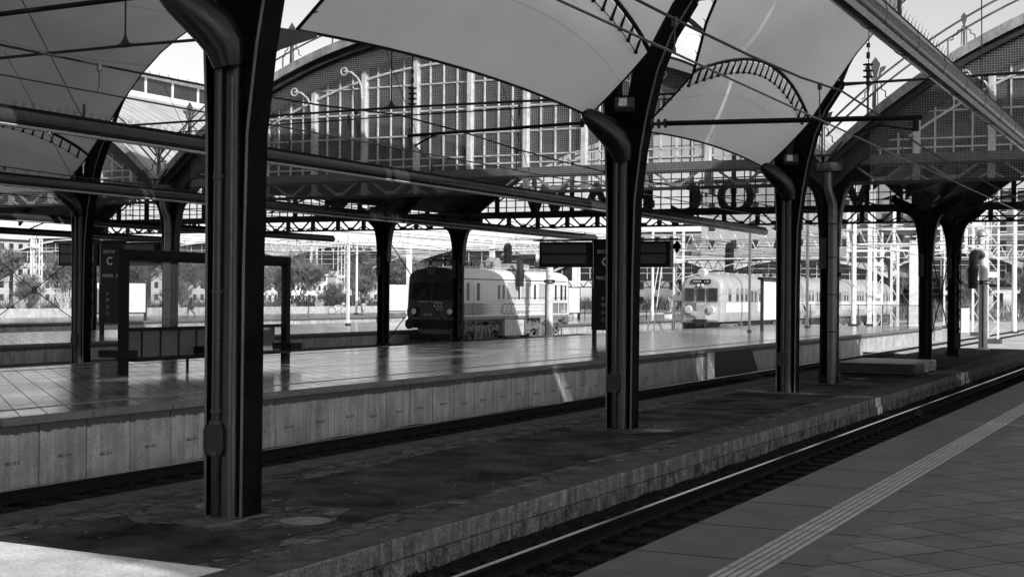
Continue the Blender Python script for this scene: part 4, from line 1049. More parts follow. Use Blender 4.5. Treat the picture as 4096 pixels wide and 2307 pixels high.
# grey end panels breaking up into streaks
def streaks(y0, y1, s, z0=1.46, z1=2.02):
    m = MB(); n = 14; 
    m.box(X, X+.006, min(y0, y1), max(y0, y1), z0, z1)
    for k in range(n):
        z = z0+(z1-z0)*k/n; l_ = .5+1.1*abs(math.sin(k*1.9))
        a = y1; b_ = y1+s*l_; m.add([(X+.006, a, z), (X+.006, a, z+.035), (X+.006, b_, z+.017)], [(0, 1, 2)])
    side(m, 'colour_streaks', midg)
streaks(.5, 2.6, 1); streaks(13.9, 11.6, -1)
for y in (.8, 1.75, 12.5, 13.35): side(MB().tube([(X+.05, y, 1.3), (X+.05, y, 2.9)], .02, 6), 'handrail', lettr)
for y in (1.0, 12.6): side(MB().box(X-.02, X+.0045, y-.12, y+.62, 2.04, 3.05), 'door', mat('door_cream', .6, .05, 3, .4))
text('iCCC', .85, 'logo', midg, lo, (X+.008, 4.9, 1.45), (PI/2, 0, PI/2), shear=.2, sx=.85); text('PKP INTERCITY', .25, 'lettering', midg, lo, (X+.008, 7.0, 1.47), (PI/2, 0, PI/2), shear=.3)
text('EP07-542', .18, 'number', lettr, lo, (X+.014, 13.0, 1.5), (PI/2, 0, PI/2)); text('91 51 1 140 542-7', .09, 'number', lettr, lo, (X+.014, 5.8, 1.30), (PI/2, 0, PI/2))
for y in (3.2, 11.2): bogie(lo, y)
MB().box(-1.3, 1.35, 5.8, 8.6, .4, 1.24).build('equipment_box', mat('box_grey', .5, .2, 3, .5), lo, bevel=.02)
MB().box(1.352, 1.36, 8.0, 8.5, .55, 1.15).build('hatch', mat('box_pale', .65, .1, 3, .5), lo)
lt = MB(); lt.lathe([(.03, 0), (.03, .01)], (0, 0, 0), 6); 
for y in (.75, 12.75):
    l2 = MB(); l2.box(1.42, 1.47, y, y+.04, .2, 1.25); l2.box(1.42, 1.47, y+.45, y+.49, .2, 1.25)
    for z in (.25, .55, .85, 1.12): l2.box(1.38, 1.55, y, y+.49, z, z+.03)
    l2.build('steps', mat('bogie_dust', .16), lo)
# roof gear
rg = MB(); rg.box(-1.0, 1.0, 7.4, 9.6, 3.7, 3.95)
for k in range(9): rg.box(-.98, 1.02, 7.45+k*.24, 7.55+k*.24, 3.94, 3.99)
rg.build('roof_louvre', roofg, lo); MB().lathe([(.42, -.3), (.42, .3)], (.2, 6.6, 3.85), 20, 0).build('roof_tank', roofg, lo, smooth=True)
MB().tube([(1.15, 1.5, 3.74), (1.15, 12.9, 3.74)], .018, 6).build('roof_rail', lightiron, lo)
p = MB()
for y in range(2, 13): p.bar((1.15, y, 3.6), (1.15, y, 3.74), .02, .02)
p.build('rail_posts', lightiron, lo)
def panto(t, y, z, up_=0):
    p = MB(); p.box(-.7, .7, y-.9, y+.9, z, z+.06)
    h = .25+up_
    for s in (-1, 1):
        p.tube([(s*.55, y-.8, z+.08), (s*.5, y+.9, z+h*.5), (s*.45, y, z+h)], .025, 6); p.tube([(s*.55, y+.8, z+.08), (s*.5, y-.9, z+h*.5+.02), (s*.45, y, z+h)], .025, 6)
    for q in (-.15, .15): p.tube([(-.95, y+q, z+h-.12), (-.7, y+q, z+h), (.7, y+q, z+h), (.95, y+q, z+h-.12)], .03, 6)
    for a in (-.6, .6):
        for c_ in (-.8, .8): p.lathe([(.05, -.22), (.09, -.18), (.05, -.14), (.09, -.1), (.05, -.04), (.05, 0)], (a, y+c_, z), 8)
    p.build('pantograph', steel2, t)
panto(lo, 1.7, 3.98); panto(lo, 12.2, 3.98)
MB().box(-.75, .75, 1.0, 2.6, 3.95, 4.03).build('pantograph_cover', roofg, lo)
ins = MB()
for k in range(7): ins.lathe([(.04, 0), (.08, .05), (.04, .1), (.08, .15), (.04, .2), (.04, .3)], (.4-(k % 2)*.8, 3.6+k*.4, 3.72), 8)
ins.tube([(.4, 3.4, 4.03), (.4, 6.2, 4.03)], .015, 5); ins.build('roof_insulators', steel2, lo)

lo.scale = (1, .965, 1.09)
# --- electric multiple unit
eg = mat('emu_ochre', .36, .18, 1.5, .45, 0, .06, 10); el = mat('emu_pale', .62, .12, 1.5, .45, 0, .06, 10); er = mat('emu_roof', .36, .25, 2, .5)
esec = [(0, 1.0), (1.36, 1.0), (1.43, 1.15), (1.43, 2.9), (1.42, 3.1), (1.30, 3.4), (1.0, 3.64), (.55, 3.79), (0, 3.83)]
enose = [(0, .80, .05, .90), (.06, .90, .05, .95), (.22, .97, .04, .98), (.6, 1, 0, 1)]; flat = [(0, .97, 0, .99), (.1, 1, 0, 1)]
em = thing('electric_train', 'three-coach electric train with round headlights and pale striped side', 'train', (-28.5, 84.6, -.95))
CL = 16.9
for c_ in range(3):
    y0 = c_*(CL+.25)
    o = carbody(esec, CL, enose if c_ == 0 else flat, flat).build('coach', eg, em, smooth=True); o.location = (0, y0, 0)
    X = 1.432
    s = MB(); s.box(X, X+.006, .5 if c_ == 0 else .1, CL-.1, 1.55, 2.12)
    s.build('pale_band', el, o)
    s = MB(); s.box(X, X+.004, .65 if c_ == 0 else .1, CL-.1, 2.12, 3.05); s.build('upper_band', mat('emu_light_ochre', .40, .1, 2, .45), o)
    ys = [1.0]+[2.6+k*.95 for k in range(15)]
    for k, y in enumerate(ys):
        if k in (4, 5, 11, 12) or y > CL-1: continue
        if k == 0 and c_: continue
        f = MB().box(X+.004, X+.016, y-.05, y+.62, 2.18, 3.0).build('window_frame', mat('emu_frame', .30, .1, 2, .4), o)
        MB().box(X+.012, X+.022, y, y+.57, 2.22, 2.62).build('pane', winm, o); MB().box(X+.012, X+.022, y, y+.57, 2.66, 2.96).build('pane', mat('window_reflecting', .25, .3, 2, .2), o)
    for y in (5.6, 12.3):
        d = MB().box(X+.003, X+.018, y, y+1.7, 1.2, 3.05).build('door', mat('emu_door', .34, .1, 2, .45), o)
        MB().box(X+.016, X+.026, y+.25, y+.7, 2.15, 2.85).build('pane', winm, o); MB().box(X+.016, X+.026, y+1.0, y+1.45, 2.15, 2.85).build('pane', winm, o)
        MB().tube([(X+.06, y-.08, 1.3), (X+.06, y-.08, 2.6)], .02, 6).build('handrail', lettr, o); MB().tube([(X+.06, y+1.78, 1.3), (X+.06, y+1.78, 2.6)], .02, 6).build('handrail', lettr, o)
    r = MB()
    for k in range(8): MB().box(-.5, .5, 1.6+k*1.9, 2.2+k*1.9, 3.80, 3.93).build('roof_vent', er, o)
    bogie(o, 2.6, .46, 2.4, 1.1); bogie(o, CL-2.6, .46, 2.4, 1.1)
    MB().box(-1.2, 1.2, 5, CL-5, .45, .98).build('underframe_boxes', rubber, o)
    if c_ < 2: MB().box(-.8, .8, CL, CL+.25, 1.2, 3.5).build('gangway', rubber, o)
    if c_ >= 1:
        g = MB(); x = X+.02
        for k in range(34):
            y = .6+k*.46; h = .5+.35*abs(math.sin(k*2.3)); g.tube([(x, y, 1.15), (x, y+.1*math.sin(k*5), 1.15+h), (x, y+.25, 1.2+h*.6), (x, y+.22, 1.2)], .035, 4, flat=.3)
        g.build('graffiti', mat('graffiti_paint', .75, .4, 4, .6), o)
# front details
F = lambda z: .05*max(0, z-2.1)-.03
FY = -.035
def fr(mb, nm, m, **k): return mb.build(nm, m, em, **k)
def panel(pts, y, nm, m): fr(MB().prism(pts, 1, y-.012, y), nm, m)
dk = mat('emu_nose_dark', .13, .2, 2, .45)
for pts in ([(-1.05, 2.2), (-.42, 2.2), (-.42, 2.98), (-1.05, 2.98)], [(-.27, 2.2), (.27, 2.2), (.27, 2.98), (-.27, 2.98)], [(.42, 2.2), (1.08, 2.2), (1.08, 2.98), (.42, 2.98)]):
    g = MB().prism(pts, 1, FY-.03, FY+.04).build('windscreen_frame', mat('dark_line', .1), em)
    MB().prism([(p_[0]+(.04 if i in (0, 3) else -.04), p_[1]+(.04 if i in (0, 1) else -.04)) for i, p_ in enumerate(pts)], 1, FY-.04, FY-.02).build('windscreen', winm, g)
panel([(-.9, 1.02), (-.95, 2.1), (-.3, 2.1), (-.3, 1.02)], FY+.0, 'nose_panel', dk); panel([(-.3, 1.02), (-.3, 2.15), (.3, 2.15), (.3, 1.02)], FY-.004, 'nose_panel', eg)
panel([(.3, 1.1), (.3, 1.55), (1.1, 1.95), (1.1, 1.1)], FY-.008, 'pale_chevron', el); panel([(-.3, 1.3), (-1.0, 1.55), (-1.0, 1.85), (-.3, 1.6)], FY-.014, 'pale_chevron', mat('emu_mid', .42, .1, 2, .5))
for x in (-.78, .68):
    h = MB().lathe([(.22, 0), (.24, -.06), (.22, -.16), (.19, -.17)], (x, FY, 1.72), 24, 1).build('headlight', el, em, smooth=True)
    MB().lathe([(.18, -.172), (.16, -.175), (.03, -.178)], (x, FY, 1.72), 20, 1).build('lens', mat('lens', .55, .2, 8, .12, .3), h, smooth=True)
h = MB().lathe([(.24, .55), (.26, .1), (.24, -.05), (.21, -.06)], (-.02, .15, 3.88), 24, 1).build('headlight', el, em, smooth=True)
MB().lathe([(.20, -.062), (.18, -.066), (.03, -.07)], (-.02, .15, 3.88), 20, 1).build('lens', mat('lens', .55), h, smooth=True)
for x in (-.17, .1): fr(MB().lathe([(.085, .02), (.09, -.05), (.05, -.06)], (x, FY, 3.14), 16, 1), 'marker_lamp', el, smooth=True)
fr(MB().box(-.62, .60, -.06, .05, 3.26, 3.48), 'destination_box', black)
text('ROKITA', .15, 'destination', lettr, em, (-.52, -.065, 3.31)); text('2 132', .14, 'destination', lettr, em, (.2, -.065, 3.31))
text('2 122 872-7', .12, 'number', lettr, em, (-.30, FY-.018, 2.0)); text('EN57-1116', .10, 'number', lettr, em, (-1.0, FY-.02, 1.12)); text('2', .42, 'class_number', lettr, em, (1.46, 9.4, 2.3), (PI/2, 0, PI/2))
fr(MB().box(-.42, .42, -.45, .1, .75, 1.15), 'coupler_box', rubber, bevel=.03); fr(MB().lathe([(.18, -.6), (.2, -.45), (.14, -.4)], (0, 0, .9), 16, 1), 'coupler', rubber)
fr(MB().tube([(.3, -.4, 1.1), (.4, -.5, .7), (.3, -.3, .4)], .03, 6), 'hose', rubber); fr(MB().prism([(-1.25, .95), (1.25, .95), (1.0, .35), (-1.0, .35)], 1, -.02, .1), 'skirt', rubber)
for x in (-.9, .75): fr(MB().bar((x, FY-.05, 2.95), (x+.25, FY-.05, 2.5), .02, .02), 'wiper', rubber)
em.scale = (1, 1, 1.06)
panto(em, 12.5, 4.05); panto(em, 24, 4.05)
# ------------------------------------------------------------------ masts and gantries of the yard
def lattice(m, x, y, z0, z1, w, d, leg=.09, step=.8, thick=.045, faces=2):
    for a in (-w/2, w/2): m.box(x+a-leg/2, x+a+leg/2, y-d/2-leg/4, y-d/2+leg/4, z0, z1); m.box(x+a-leg/2, x+a+leg/2, y+d/2-leg/4, y+d/2+leg/4, z0, z1)
    z = z0+.3; s = 1
    while z+step < z1:
        m.bar((x-s*w/2, y-d/2, z), (x+s*w/2, y-d/2, z+step), thick, .02, (0,1,0)); s = -s; z += step
        if d > .1: m.bar((x+w/2, y-s*d/2, z), (x+w/2, y+s*d/2, z+step*.9), thick, .02, (1,0,0))
def mast_lattice(x, y, h, w, label, d=None, base=-1.0, az=0, plates=True):
    t = thing('catenary_mast', label, 'mast', (x, y, base), az, 'pale catenary masts and poles in the yard')
    m = MB(); lattice(m, 0, 0, 0, h, w, d if d is not None else w*.8, leg=.11)
    m.build('lattice', mast, t)
    if plates:
        p = MB(); p.box(-w/2-.05, w/2+.05, -w*.5, -w*.44, h*.33, h*.33+.35); p.box(-w/2-.05, w/2+.05, -w*.5, -w*.44, h*.66, h*.66+.3); p.build('plates', mast, t)
    MB().box(-w*.8, w*.8, -w*.8, w*.8, -.1, .25).build('footing', concrete, t)
    return t
def pole(x, y, h, r, label, base=-1.0, square=False, tone=None, arm=None):
    t = thing('pole', label, 'pole', (x, y, base), 0, 'pale catenary masts and poles in the yard'); mt = tone or mast
    if square: MB().box(-r, r, -r, r, 0, h).build('shaft', mt, t)
    else: MB().tube([(0, 0, 0), (0, 0, h)], [r, r*.85], 12).build('shaft', mt, t, smooth=True)
    MB().box(-r*1.7, r*1.7, -r*1.7, r*1.7, 0, .12).build('base_plate', steel2, t)
    if arm: 
        a = MB(); a.bar((0, 0, h-.4), (arm, 0, h-.3), .1, .1); a.bar((0, 0, h-1.4), (arm*.7, 0, h-.35), .06, .06); a.build('bracket', mt, t)
    return t
bluish = mat('painted_post', .16, .2, 2, .5)
pole(-21.74, 72.4, 8.5, .055, 'slim two-tone post in front of the yellow-nosed train', -.16, True, bluish)
pole(-22.04, 85.4, 8.5, .075, 'slim post between the two right dark columns', -.16, True, bluish)
pole(-21.1, 93.7, 9.5, .17, 'thick white round pole at the end of the shelter platform', -.16)
t = pole(-20.2, 94.4, 9.5, .13, 'tall white square post beside the thick round pole', -.16, True); MB().box(.25, .31, -.08, .08, 0, 9.5).build('second_flange', mast, t)
mast_lattice(-19.3, 98.0, 6.4, .42, 'lattice mast behind the glass fence at the platform end')
t = pole(-18.2, 99.0, 6.6, .26, 'broad white box-section gantry post left of the riveted post', -1, True); MB().box(.38, .5, -.1, .1, 0, 6.6).build('second_flange', mast, t)
mast_lattice(-15.25, 107.0, 12, .48, 'lattice mast behind the right water crane')
mast_lattice(-11.9, 90.2, 12, .62, 'open ladder-like mast right of the water crane', .12)
pole(-13.9, 117.5, 12, .2, 'round white pole near the right edge', -1)
mast_lattice(-14.0, 135, 10, .5, 'slim lattice mast at the right edge of the yard', .2)
pole(-10.2, 96, 12, .14, 'round pole standing at the right frame edge', -1)
mast_lattice(-24.5, 118, 8, .5, 'ladder mast above the roof of the last coach', .1)
mast_lattice(-21, 130, 9, .5, 'lattice mast between the broad post and the riveted post', .3)
mast_lattice(-17.6, 128, 9, .4, 'lattice mast seen between the crossed tie rods', .3)
mast_lattice(-88.9, 90.0, 9.5, .62, 'double-legged mast far left beyond the fourth platform', .3)
pole(-89.6, 90.0, 9.5, .16, 'round pole paired with the far left lattice mast', -1)
mast_lattice(-94.9, 140, 13.5, .75, 'lattice mast left of the tall ivy trees', .2)
mast_lattice(-92.8, 143, 13.5, .95, 'heavy cross-laced mast beside the cyclist')
pole(-45.0, 69.9, 5.4, .07, 'slim white post on the third platform left of the iron post', -.16, True)
pole(-67.3, 105.9, 7.2, .11, 'white post with a bent arm above the bicycle', -.16, False, None, 1.0)
pole(-56.2, 96, 9.5, .16, 'white square post just right of the left iron post', -.9, True)
pole(-52.5, 103, 7.5, .17, 'white post behind the locomotive roof', -.9, True)
pole(-48, 128, 9, .14, 'pole left of the hanging signal heads', -.9)
t = mast_lattice(-31.2, 88, 7.3, .62, 'two-legged white signal gantry mast left of the yellow-nosed train', .08, -1.0)
s2 = thing('leaning_poles', 'pair of thin leaning rods left of the yellow-nosed train', 'stay rods', (-32.5, 88, -1))
MB().tube([(0, 0, 5.2), (-.9, 0, 0)], .035, 6).build('rod', mast, s2); MB().tube([(.2, 0, 5.2), (-.45, 0, 0)], .035, 6).build('rod', mast, s2)
pole(-47.2, 108.5, 6.0, .13, 'white post right of the locomotive tail', -.9)
# a long lattice gantry spanning the yard, and lower ones behind it
def gantry(x0, x1, y, z, h, label, dens=1.0, posts=True, tone=None, dy=0):
    t = thing('gantry', label, 'gantry', (x0, y, z), 0, 'lattice gantries across the tracks'); mt = tone or mast
    m = MB(); Lx = x1-x0
    P = lambda u, zz: (u*Lx, u*dy, zz)
    for zz in (0, h):
        for q in (-.25, .25): a, b = P(0, zz), P(1, zz); m.bar((a[0], a[1]+q, a[2]), (b[0], b[1]+q, b[2]), .09, .09)
    n = int(Lx/(h*dens)); 
    for k in range(n):
        u, u1 = k/n, (k+1)/n; um = (u+u1)/2
        m.bar(P(u, 0), P(um, h), .07, .05, (0,1,0)); m.bar(P(um, h), P(u1, 0), .07, .05, (0,1,0))
        a, b = P(u, 0), P(um, 0); m.bar((a[0], a[1]-.25, 0), (b[0], b[1]+.25, 0), .04, .04)
    m.build('lattice_girder', mt, t)
    if posts:
        p = MB()
        for u in (0, 1): a = P(u, 0); MB().box(a[0]-.2, a[0]+.2, a[1]-.2, a[1]+.2, -z-1.0, h).build('gantry_post', mt, t)
    return t
gantry(-56, -19, 112, 5.2, 1.25, 'long white lattice gantry above the yellow-nosed train', dy=-13, posts=False)
gantry(-100, -57, 130, 6.2, 1.3, 'white lattice gantry above the far left sheds')
gantry(-60, -30, 150, 4.4, 1.2, 'dark lattice gantry behind the train roof', tone=oldiron)
gantry(-36, -10, 175, 6.5, 1.4, 'distant gantry in front of the balcony flats')
gantry(-12, 14, 150, 8.8, 1.3, 'distant gantry at the right edge')
for i, (x0, x1, y, z, lb) in enumerate(((-34, -19, 96, 4.3, 'thin tube arm right of the signal mast'), (-19, -9.5, 100, 5.9, 'thin tube arm reaching right from the broad post'), (-100, -86, 90, 4.9, 'thin tube arm on the far left mast'), (-62, -50, 100, 5.2, 'thin tube arm above the locomotive'), (-16, -9, 90, 6.0, 'thin tube arm with insulators near the lantern'))):
    t = thing('tube_arm', lb, 'catenary arm', (x0, y, z), 0, 'thin catenary arms in the yard')
    MB().tube([(0, 0, 0), (x1-x0, 0, .1)], .045, 6).build('tube', mast, t); m = MB(); insul(m, (x1-x0-1.2, 0, .0), (x1-x0-.4, 0, .05), 5, .09); m.build('insulator', rubber, t)
    MB().tube([(0, 0, -1.4), ((x1-x0)*.35, 0, 0)], .035, 6).build('stay', mast, t)
# signals
def signal(x, y, z, label, n=5):
    t = thing('signal_head', label, 'signal', (x, y, z), 0, 'hanging railway signals')
    MB().prism([(-.32, 0), (.32, 0), (.32, n*.46+.15), (.18, n*.46+.4), (-.18, n*.46+.4), (-.32, n*.46+.15)], 1, -.08, .08).build('backboard', rubber, t)
    for k in range(n):
        MB().lathe([(.13, -.1), (.13, -.09)], (0, 0, .3+k*.46), 12, 1).build('lens', mat('signal_lens', .06, .2, 3, .2), t)
        h = MB(); pts = [(0+.16*math.cos(a), .3+k*.46+.16*math.sin(a)) for a in [PI*q/8 for q in range(9)]]
        for a, b in zip(pts[:-1], pts[1:]): h.bar((a[0], -.24, a[1]), (b[0], -.24, b[1]), .3, .02, (0,1,0))
        h.build('hood', rubber, t)
    MB().tube([(0, .1, -6), (0, .1, .5)], .06, 8).build('post', mast, t); return t
signal(-49.6, 100, 3.0, 'dark five-lamp signal above the locomotive roof'); signal(-32.5, 103, 2.55, 'dark five-lamp signal above the yellow-nosed train', 6)
signal(-8, 190, 0, 'small dark signal in the right part of the yard', 3)
# cabinets and fences
def cabinet(x, y, w, h, label, m=boardw, base=-1.0):
    t = thing('cabinet', label, 'cabinet', (x, y, base), 0, 'trackside cabinets')
    MB().box(-w/2, w/2, -w/2, w/2, 0, h).build('body', m, t, bevel=.02); MB().box(-w/2-.04, w/2+.04, -w/2-.04, w/2+.04, h, h+.08).build('lid', steel2, t)
    MB().box(-w/2+.05, w/2-.05, -w/2-.01, -w/2, .1, h-.1).build('door', m, t)
cabinet(-17.3, 115.5, .55, 1.95, 'tall white trackside cabinet right of the farthest iron post', facade)
cabinet(-37, 112, 1.3, 1.35, 'white relay cabinet left of the yellow-nosed train', facade); cabinet(-40.6, 112, .5, 1.2, 'narrow pale cabinet left of the relay cabinet', facade)
def fence(p, q, h, label, base=-.16, n=6):
    t = thing('glass_fence', label, 'fence', (p[0], p[1], base), 0, 'low transparent fences at the platform ends')
    p = Vector((p[0], p[1], 0)); q = Vector((q[0], q[1], 0)); d = q-p; m = MB()
    m.bar((0, 0, h), (d.x, d.y, h), .05, .05)
    for k in range(n+1): v = d*k/n; m.box(v.x-.03, v.x+.03, v.y-.03, v.y+.03, 0, h)
    m.build('rails', steel2, t); MB().quad((0, 0, .1), (d.x, d.y, .1), (d.x, d.y, h-.05), (0, 0, h-.05)).build('mesh_panel', gl_shel, t)
    return t
fence((-26, 95.3), (-16.3, 95.3), 1.35, 'transparent fence closing the end of the shelter platform')
fence((-72, 130), (-61, 130), 1.3, 'transparent fence across the fourth platform'); fence((-47.5, 108), (-41, 108), 1.3, 'transparent fence behind the locomotive tail')
for i, (x, y) in enumerate(((-24.8, 95.2), (-23.6, 95.2))):
    t = thing('fence_strut', ('left' if i == 0 else 'right')+' leaning dark strut at the fence on the platform end', 'strut', (x, y, -.16)); MB().bar((0, 0, 1.3), (.5, -.1, 0), .07, .07).build('bar', steel, t)
    MB().box(.42, .58, -.18, -.02, 0, .02).build('foot_plate', steel, t)
wall = MB(); y = 70
while y < 175: wall.box(-76.2, -75.9, y+.01, y+2.49, -1, .42); y += 2.5
o = wall.build('wall', mat('pale_wall_concrete', .5, .3, 2.5, .9, streak=.3)); tag(o, 'low pale wall running behind the fourth platform', 'wall')

# ------------------------------------------------------------------ sheds and roofs farther down the line
def far_shed(cx, y, z0, label, w=11.2, rise=3.2, depth=40):
    t = thing('far_shed', label, 'station roof', (cx, y, 0), 0, 'station roofs farther down the line')
    Rr = (w*w+rise*rise)/(2*rise); zf = lambda d: z0+1.1+rise-Rr+math.sqrt(max(0, Rr*Rr-d*d)); N = 20; ds = [-w+2*w*i/N for i in range(N+1)]
    MB().strip([(d, -.6, zf(d)) for d in ds], [(d, depth, zf(d)) for d in ds]).build('roof', roofm, t, smooth=True)
    MB().strip([(d, -.5, zf(d)-.15) for d in ds], [(d, depth, zf(d)-.15) for d in ds]).build('roof_boarding', roofin, t)
    m = MB()
    for a, b in zip(ds[:-1], ds[1:]): m.prism([(a, zf(a)), (b, zf(b)), (b, zf(b)-.3), (a, zf(a)-.3)], 1, -.7, -.6)
    m.build('facia', lightiron, t)
    m = MB(); m.box(-w, w, -.1, .1, z0-.35, z0-.1); m.box(-w, w, -.1, .1, z0-1.25, z0-1.12)
    n = 14
    for k in range(n): a = -w+2*w*k/n; b = a+2*w/n; m.bar((a, 0, z0-.2), ((a+b)/2, 0, z0-1.2), .1, .08, (0,1,0)); m.bar(((a+b)/2, 0, z0-1.2), (b, 0, z0-.2), .1, .08, (0,1,0))
    m.build('truss', oldiron, t)
    m = MB()
    for k in range(-5, 6): m.box(k*2-.04, k*2+.04, -.15, -.08, z0-.1, max(z0, zf(k*2)-.4))
    for zz in (z0+.6, z0+1.3, z0+2.0): m.box(-w*.75, w*.75, -.15, -.08, zz, zz+.06)
    m.build('glazing_bars', lightiron, t)
    MB().strip([(d, .02, z0-.1) for d in ds], [(d, .02, zf(d)-.2) for d in ds]).build('panes', winm, t)
    for q in (-w, w): MB().box(q-.22, q+.22, -.2, .2, -1, z0).build('post', oldiron, t)
    return t
for i, (cx, w_, z_, lb) in enumerate(((-162, 13.6, 7.6, 'farthest-left low shed roof beyond the fourth platform'), (-134.8, 12.2, 7.0, 'low shed roof seen through and above the glass shelter'), (-111.2, 10.9, 6.3, 'low shed roof behind the double-legged lattice masts'), (-89.2, 10.9, 5.9, 'low shed roof left of the locomotive, behind the white arm'), (-67.2, 10.9, 5.0, 'low shed roof behind the locomotive roof'), (-45.2, 10.9, 4.2, 'low shed roof behind the yellow-nosed train'))):
    far_shed(cx, 172, z_-1.1, lb, w_, 2.3)
far_shed(-29.5, 190, 4.6, 'small dark hipped canopy beside the signal above the train', 8, 2.0, 20)

# ------------------------------------------------------------------ buildings
def block(x, y, w, d, h, label, m, fl, nw, az=0, base=-1, balc=0, wx=None, nwx=None, dorm=0):
    t = thing('building', label, 'building', (x, y, base), az)
    MB().box(0, w, 0, d, 0, h).build('wall', m, t)
    MB().box(-.4, w+.4, -.4, d+.4, h, h+.35).build('roof', steel2 if not balc else facade3, t)
    fh = h/fl
    cnt = 0
    for f in range(fl):
        for face in ((0, nw, w), (1, nwx or max(1, int(nw*d/w)), d)):
            k_, n_, Lw = face
            for k in range(n_):
                if cnt > 96: break
                a = Lw*(k+.5)/n_; ww = min(1.2, Lw/n_*.45); z0, z1 = f*fh+fh*.28, f*fh+fh*.80
                if k_ == 0: b = MB().box(a-ww/2, a+ww/2, -.05, .0, z0, z1); s = MB().box(a-ww/2-.1, a+ww/2+.1, -.12, 0, z0-.12, z0-.0)
                else: b = MB().box(w, w+.05, a-ww/2, a+ww/2, z0, z1); s = MB().box(w, w+.12, a-ww/2-.1, a+ww/2+.1, z0-.12, z0-.0)
                o_ = b.build('window', winm, t); s.build('sill', facade, o_); cnt += 1
    if balc:
        for f in range(fl): 
            MB().box(-.0, w+.0, -1.5, 0, f*fh, f*fh+.25).build('balcony_slab', facade, t)
            mm = MB()
            for k in range(balc+1): a = w*k/balc; mm.box(a-.1, a+.1, -1.4, 0, f*fh+.25, f*fh+fh)
            mm.box(0, w, -1.5, -1.45, f*fh+.9, f*fh+1.15); mm.build('balcony_walls', facade, t)
    if dorm:
        for k in range(dorm): a = w*(k+.5)/dorm; MB().box(a-.5, a+.5, -.3, 1, h+.3, h+1.6).build('dormer', facade3, t)
    return t
# long pale facades on the far left, facing the tracks (x+)
for i, (y, L_, hh, m_, lb) in enumerate(((175, 40, 12, facade2, 'grey four-storey house behind the bare trees at the far left'), (219, 44, 13, facade2, 'long pale house behind the trees left of the nearest column'), (267, 40, 12.5, facade, 'grey house behind the trees right of the shelter'), (311, 60, 14, facade2, 'pale house front behind the locomotive'))):
    t = block(-218, y, 14, L_, hh, lb, m_, 5, 2, 0, -1, 0, None, 17)
block(-86, 255, 50, 16, 24, 'grey apartment block left of the middle column top', facade2, 7, 12)
block(-74, 262, 34, 14, 17.5, 'grey terraced apartment block above the yellow-nosed train', facade2, 5, 11, dorm=0)
block(-108, 268, 30, 14, 15, 'pale apartment block above the locomotive', facade, 5, 9)
block(-48, 250, 18, 12, 10.5, 'low sloping pale house beside the hill above the train', facade, 3, 5)
block(-47.5, 208, 16.5, 12, 15.4, 'white balcony flats between the lattice masts', facade3, 5, 8, balc=5, dorm=6)
block(-66, 330, 40, 14, 26, 'distant dark block behind the balcony flats', facade3, 7, 12)
block(-31, 235, 13.5, 12, 18.5, 'dark brick block between the crossed iron posts', facade3, 6, 5)
block(-17.3, 240, 9.5, 12, 19.5, 'tall tower block right of the farthest iron post', facade2, 7, 5)
block(-8.3, 250, 5, 12, 15, 'grey block near the right edge of the yard', facade2, 6, 2)
block(-30, 200, 26, 8, 4.2, 'low white hall behind the right lattice masts', facade, 1, 9)
block(1, 300, 30, 12, 18, 'dark block at the far right edge', facade3, 6, 8)
# wooded bank
def hill(x0, x1, y, y1, h, name='bank'):
    m = MB(); nx, ny = 30, 8
    for j in range(ny+1):
        for i in range(nx+1):
            u, v = i/nx, j/ny; m.v.append((x0+(x1-x0)*u, y+(y1-y)*v, -1.05+h*math.sin(PI*min(1, u*.9+.05))**.7*math.sin(PI/2*v)+rnd.uniform(0, .5)))
    for j in range(ny):
        for i in range(nx): a = j*(nx+1)+i; m.f.append((a, a+1, a+nx+2, a+nx+1))
    return structure(m.build('embankment', mat('scrub_ground', .16, .55, 1.5, 1, 0, 1, 4)))
hill(-75, -38, 200, 248, 9); hill(-125, -84, 60, 200, 1.2)

# ------------------------------------------------------------------ bare trees and bushes
def branch_mesh(seed, h, spread=.55, depth=5, r0=.16, twig=.012, nchild=(3, 4)):
    r = random.Random(seed); m = MB()
    def grow(p, d, L_, rad, lev):
        n = 3 if lev > 1 else 4; pts = [p]; q = p; dd = d.copy()
        seg = 4 if lev < 3 else 3
        for i in range(seg):
            dd = (dd+Vector((r.uniform(-.22, .22), r.uniform(-.22, .22), r.uniform(-.05, .16)))).normalized(); q = q+dd*L_/seg; pts.append(q)
        rs = [max(twig, rad*(1-.55*i/seg)) for i in range(seg+1)]
        m.tube(pts, rs, n, cap=False)
        if lev >= depth: return
        for i in range(r.randint(*nchild)+(1 if lev < 2 else 0)):
            k = r.uniform(.3, 1.0); b = pts[min(seg, int(k*seg)+0)]; a = r.uniform(0, 2*PI)
            nd = (dd+Vector((math.cos(a), math.sin(a), r.uniform(-.1, .5)))*spread*r.uniform(.7, 1.5)).normalized()
            grow(b, nd, L_*r.uniform(.55, .78), rad*.55, lev+1)
    grow(Vector((0, 0, 0)), Vector((r.uniform(-.08, .08), r.uniform(-.08, .08), 1)), h*.38, r0, 0)
    return m
def tree_proto(seed, h, name='bare_tree', label='x', m=branch, **k):
    if name == 'bare_tree': k.setdefault('twig', .017); k.setdefault('spread', .72); k.setdefault('nchild', (4, 5))
    t = thing(name, label, 'tree' if name == 'bare_tree' else 'bush', (0, 0, -1), 0, 'bare trees behind the tracks' if name == 'bare_tree' else 'bare bushes along the tracks')
    branch_mesh(seed, h, **k).build('branches', m, t); 
    tr = MB().tube([(0, 0, -.2), (0, 0, h*.12), (.03, .02, h*.2)], [h*.026, h*.02, h*.016], 8); tr.build('trunk', m, t, smooth=True); return t
protos = [tree_proto(s, 12) for s in (3, 11, 23)]
places = []
r2 = random.Random(5)
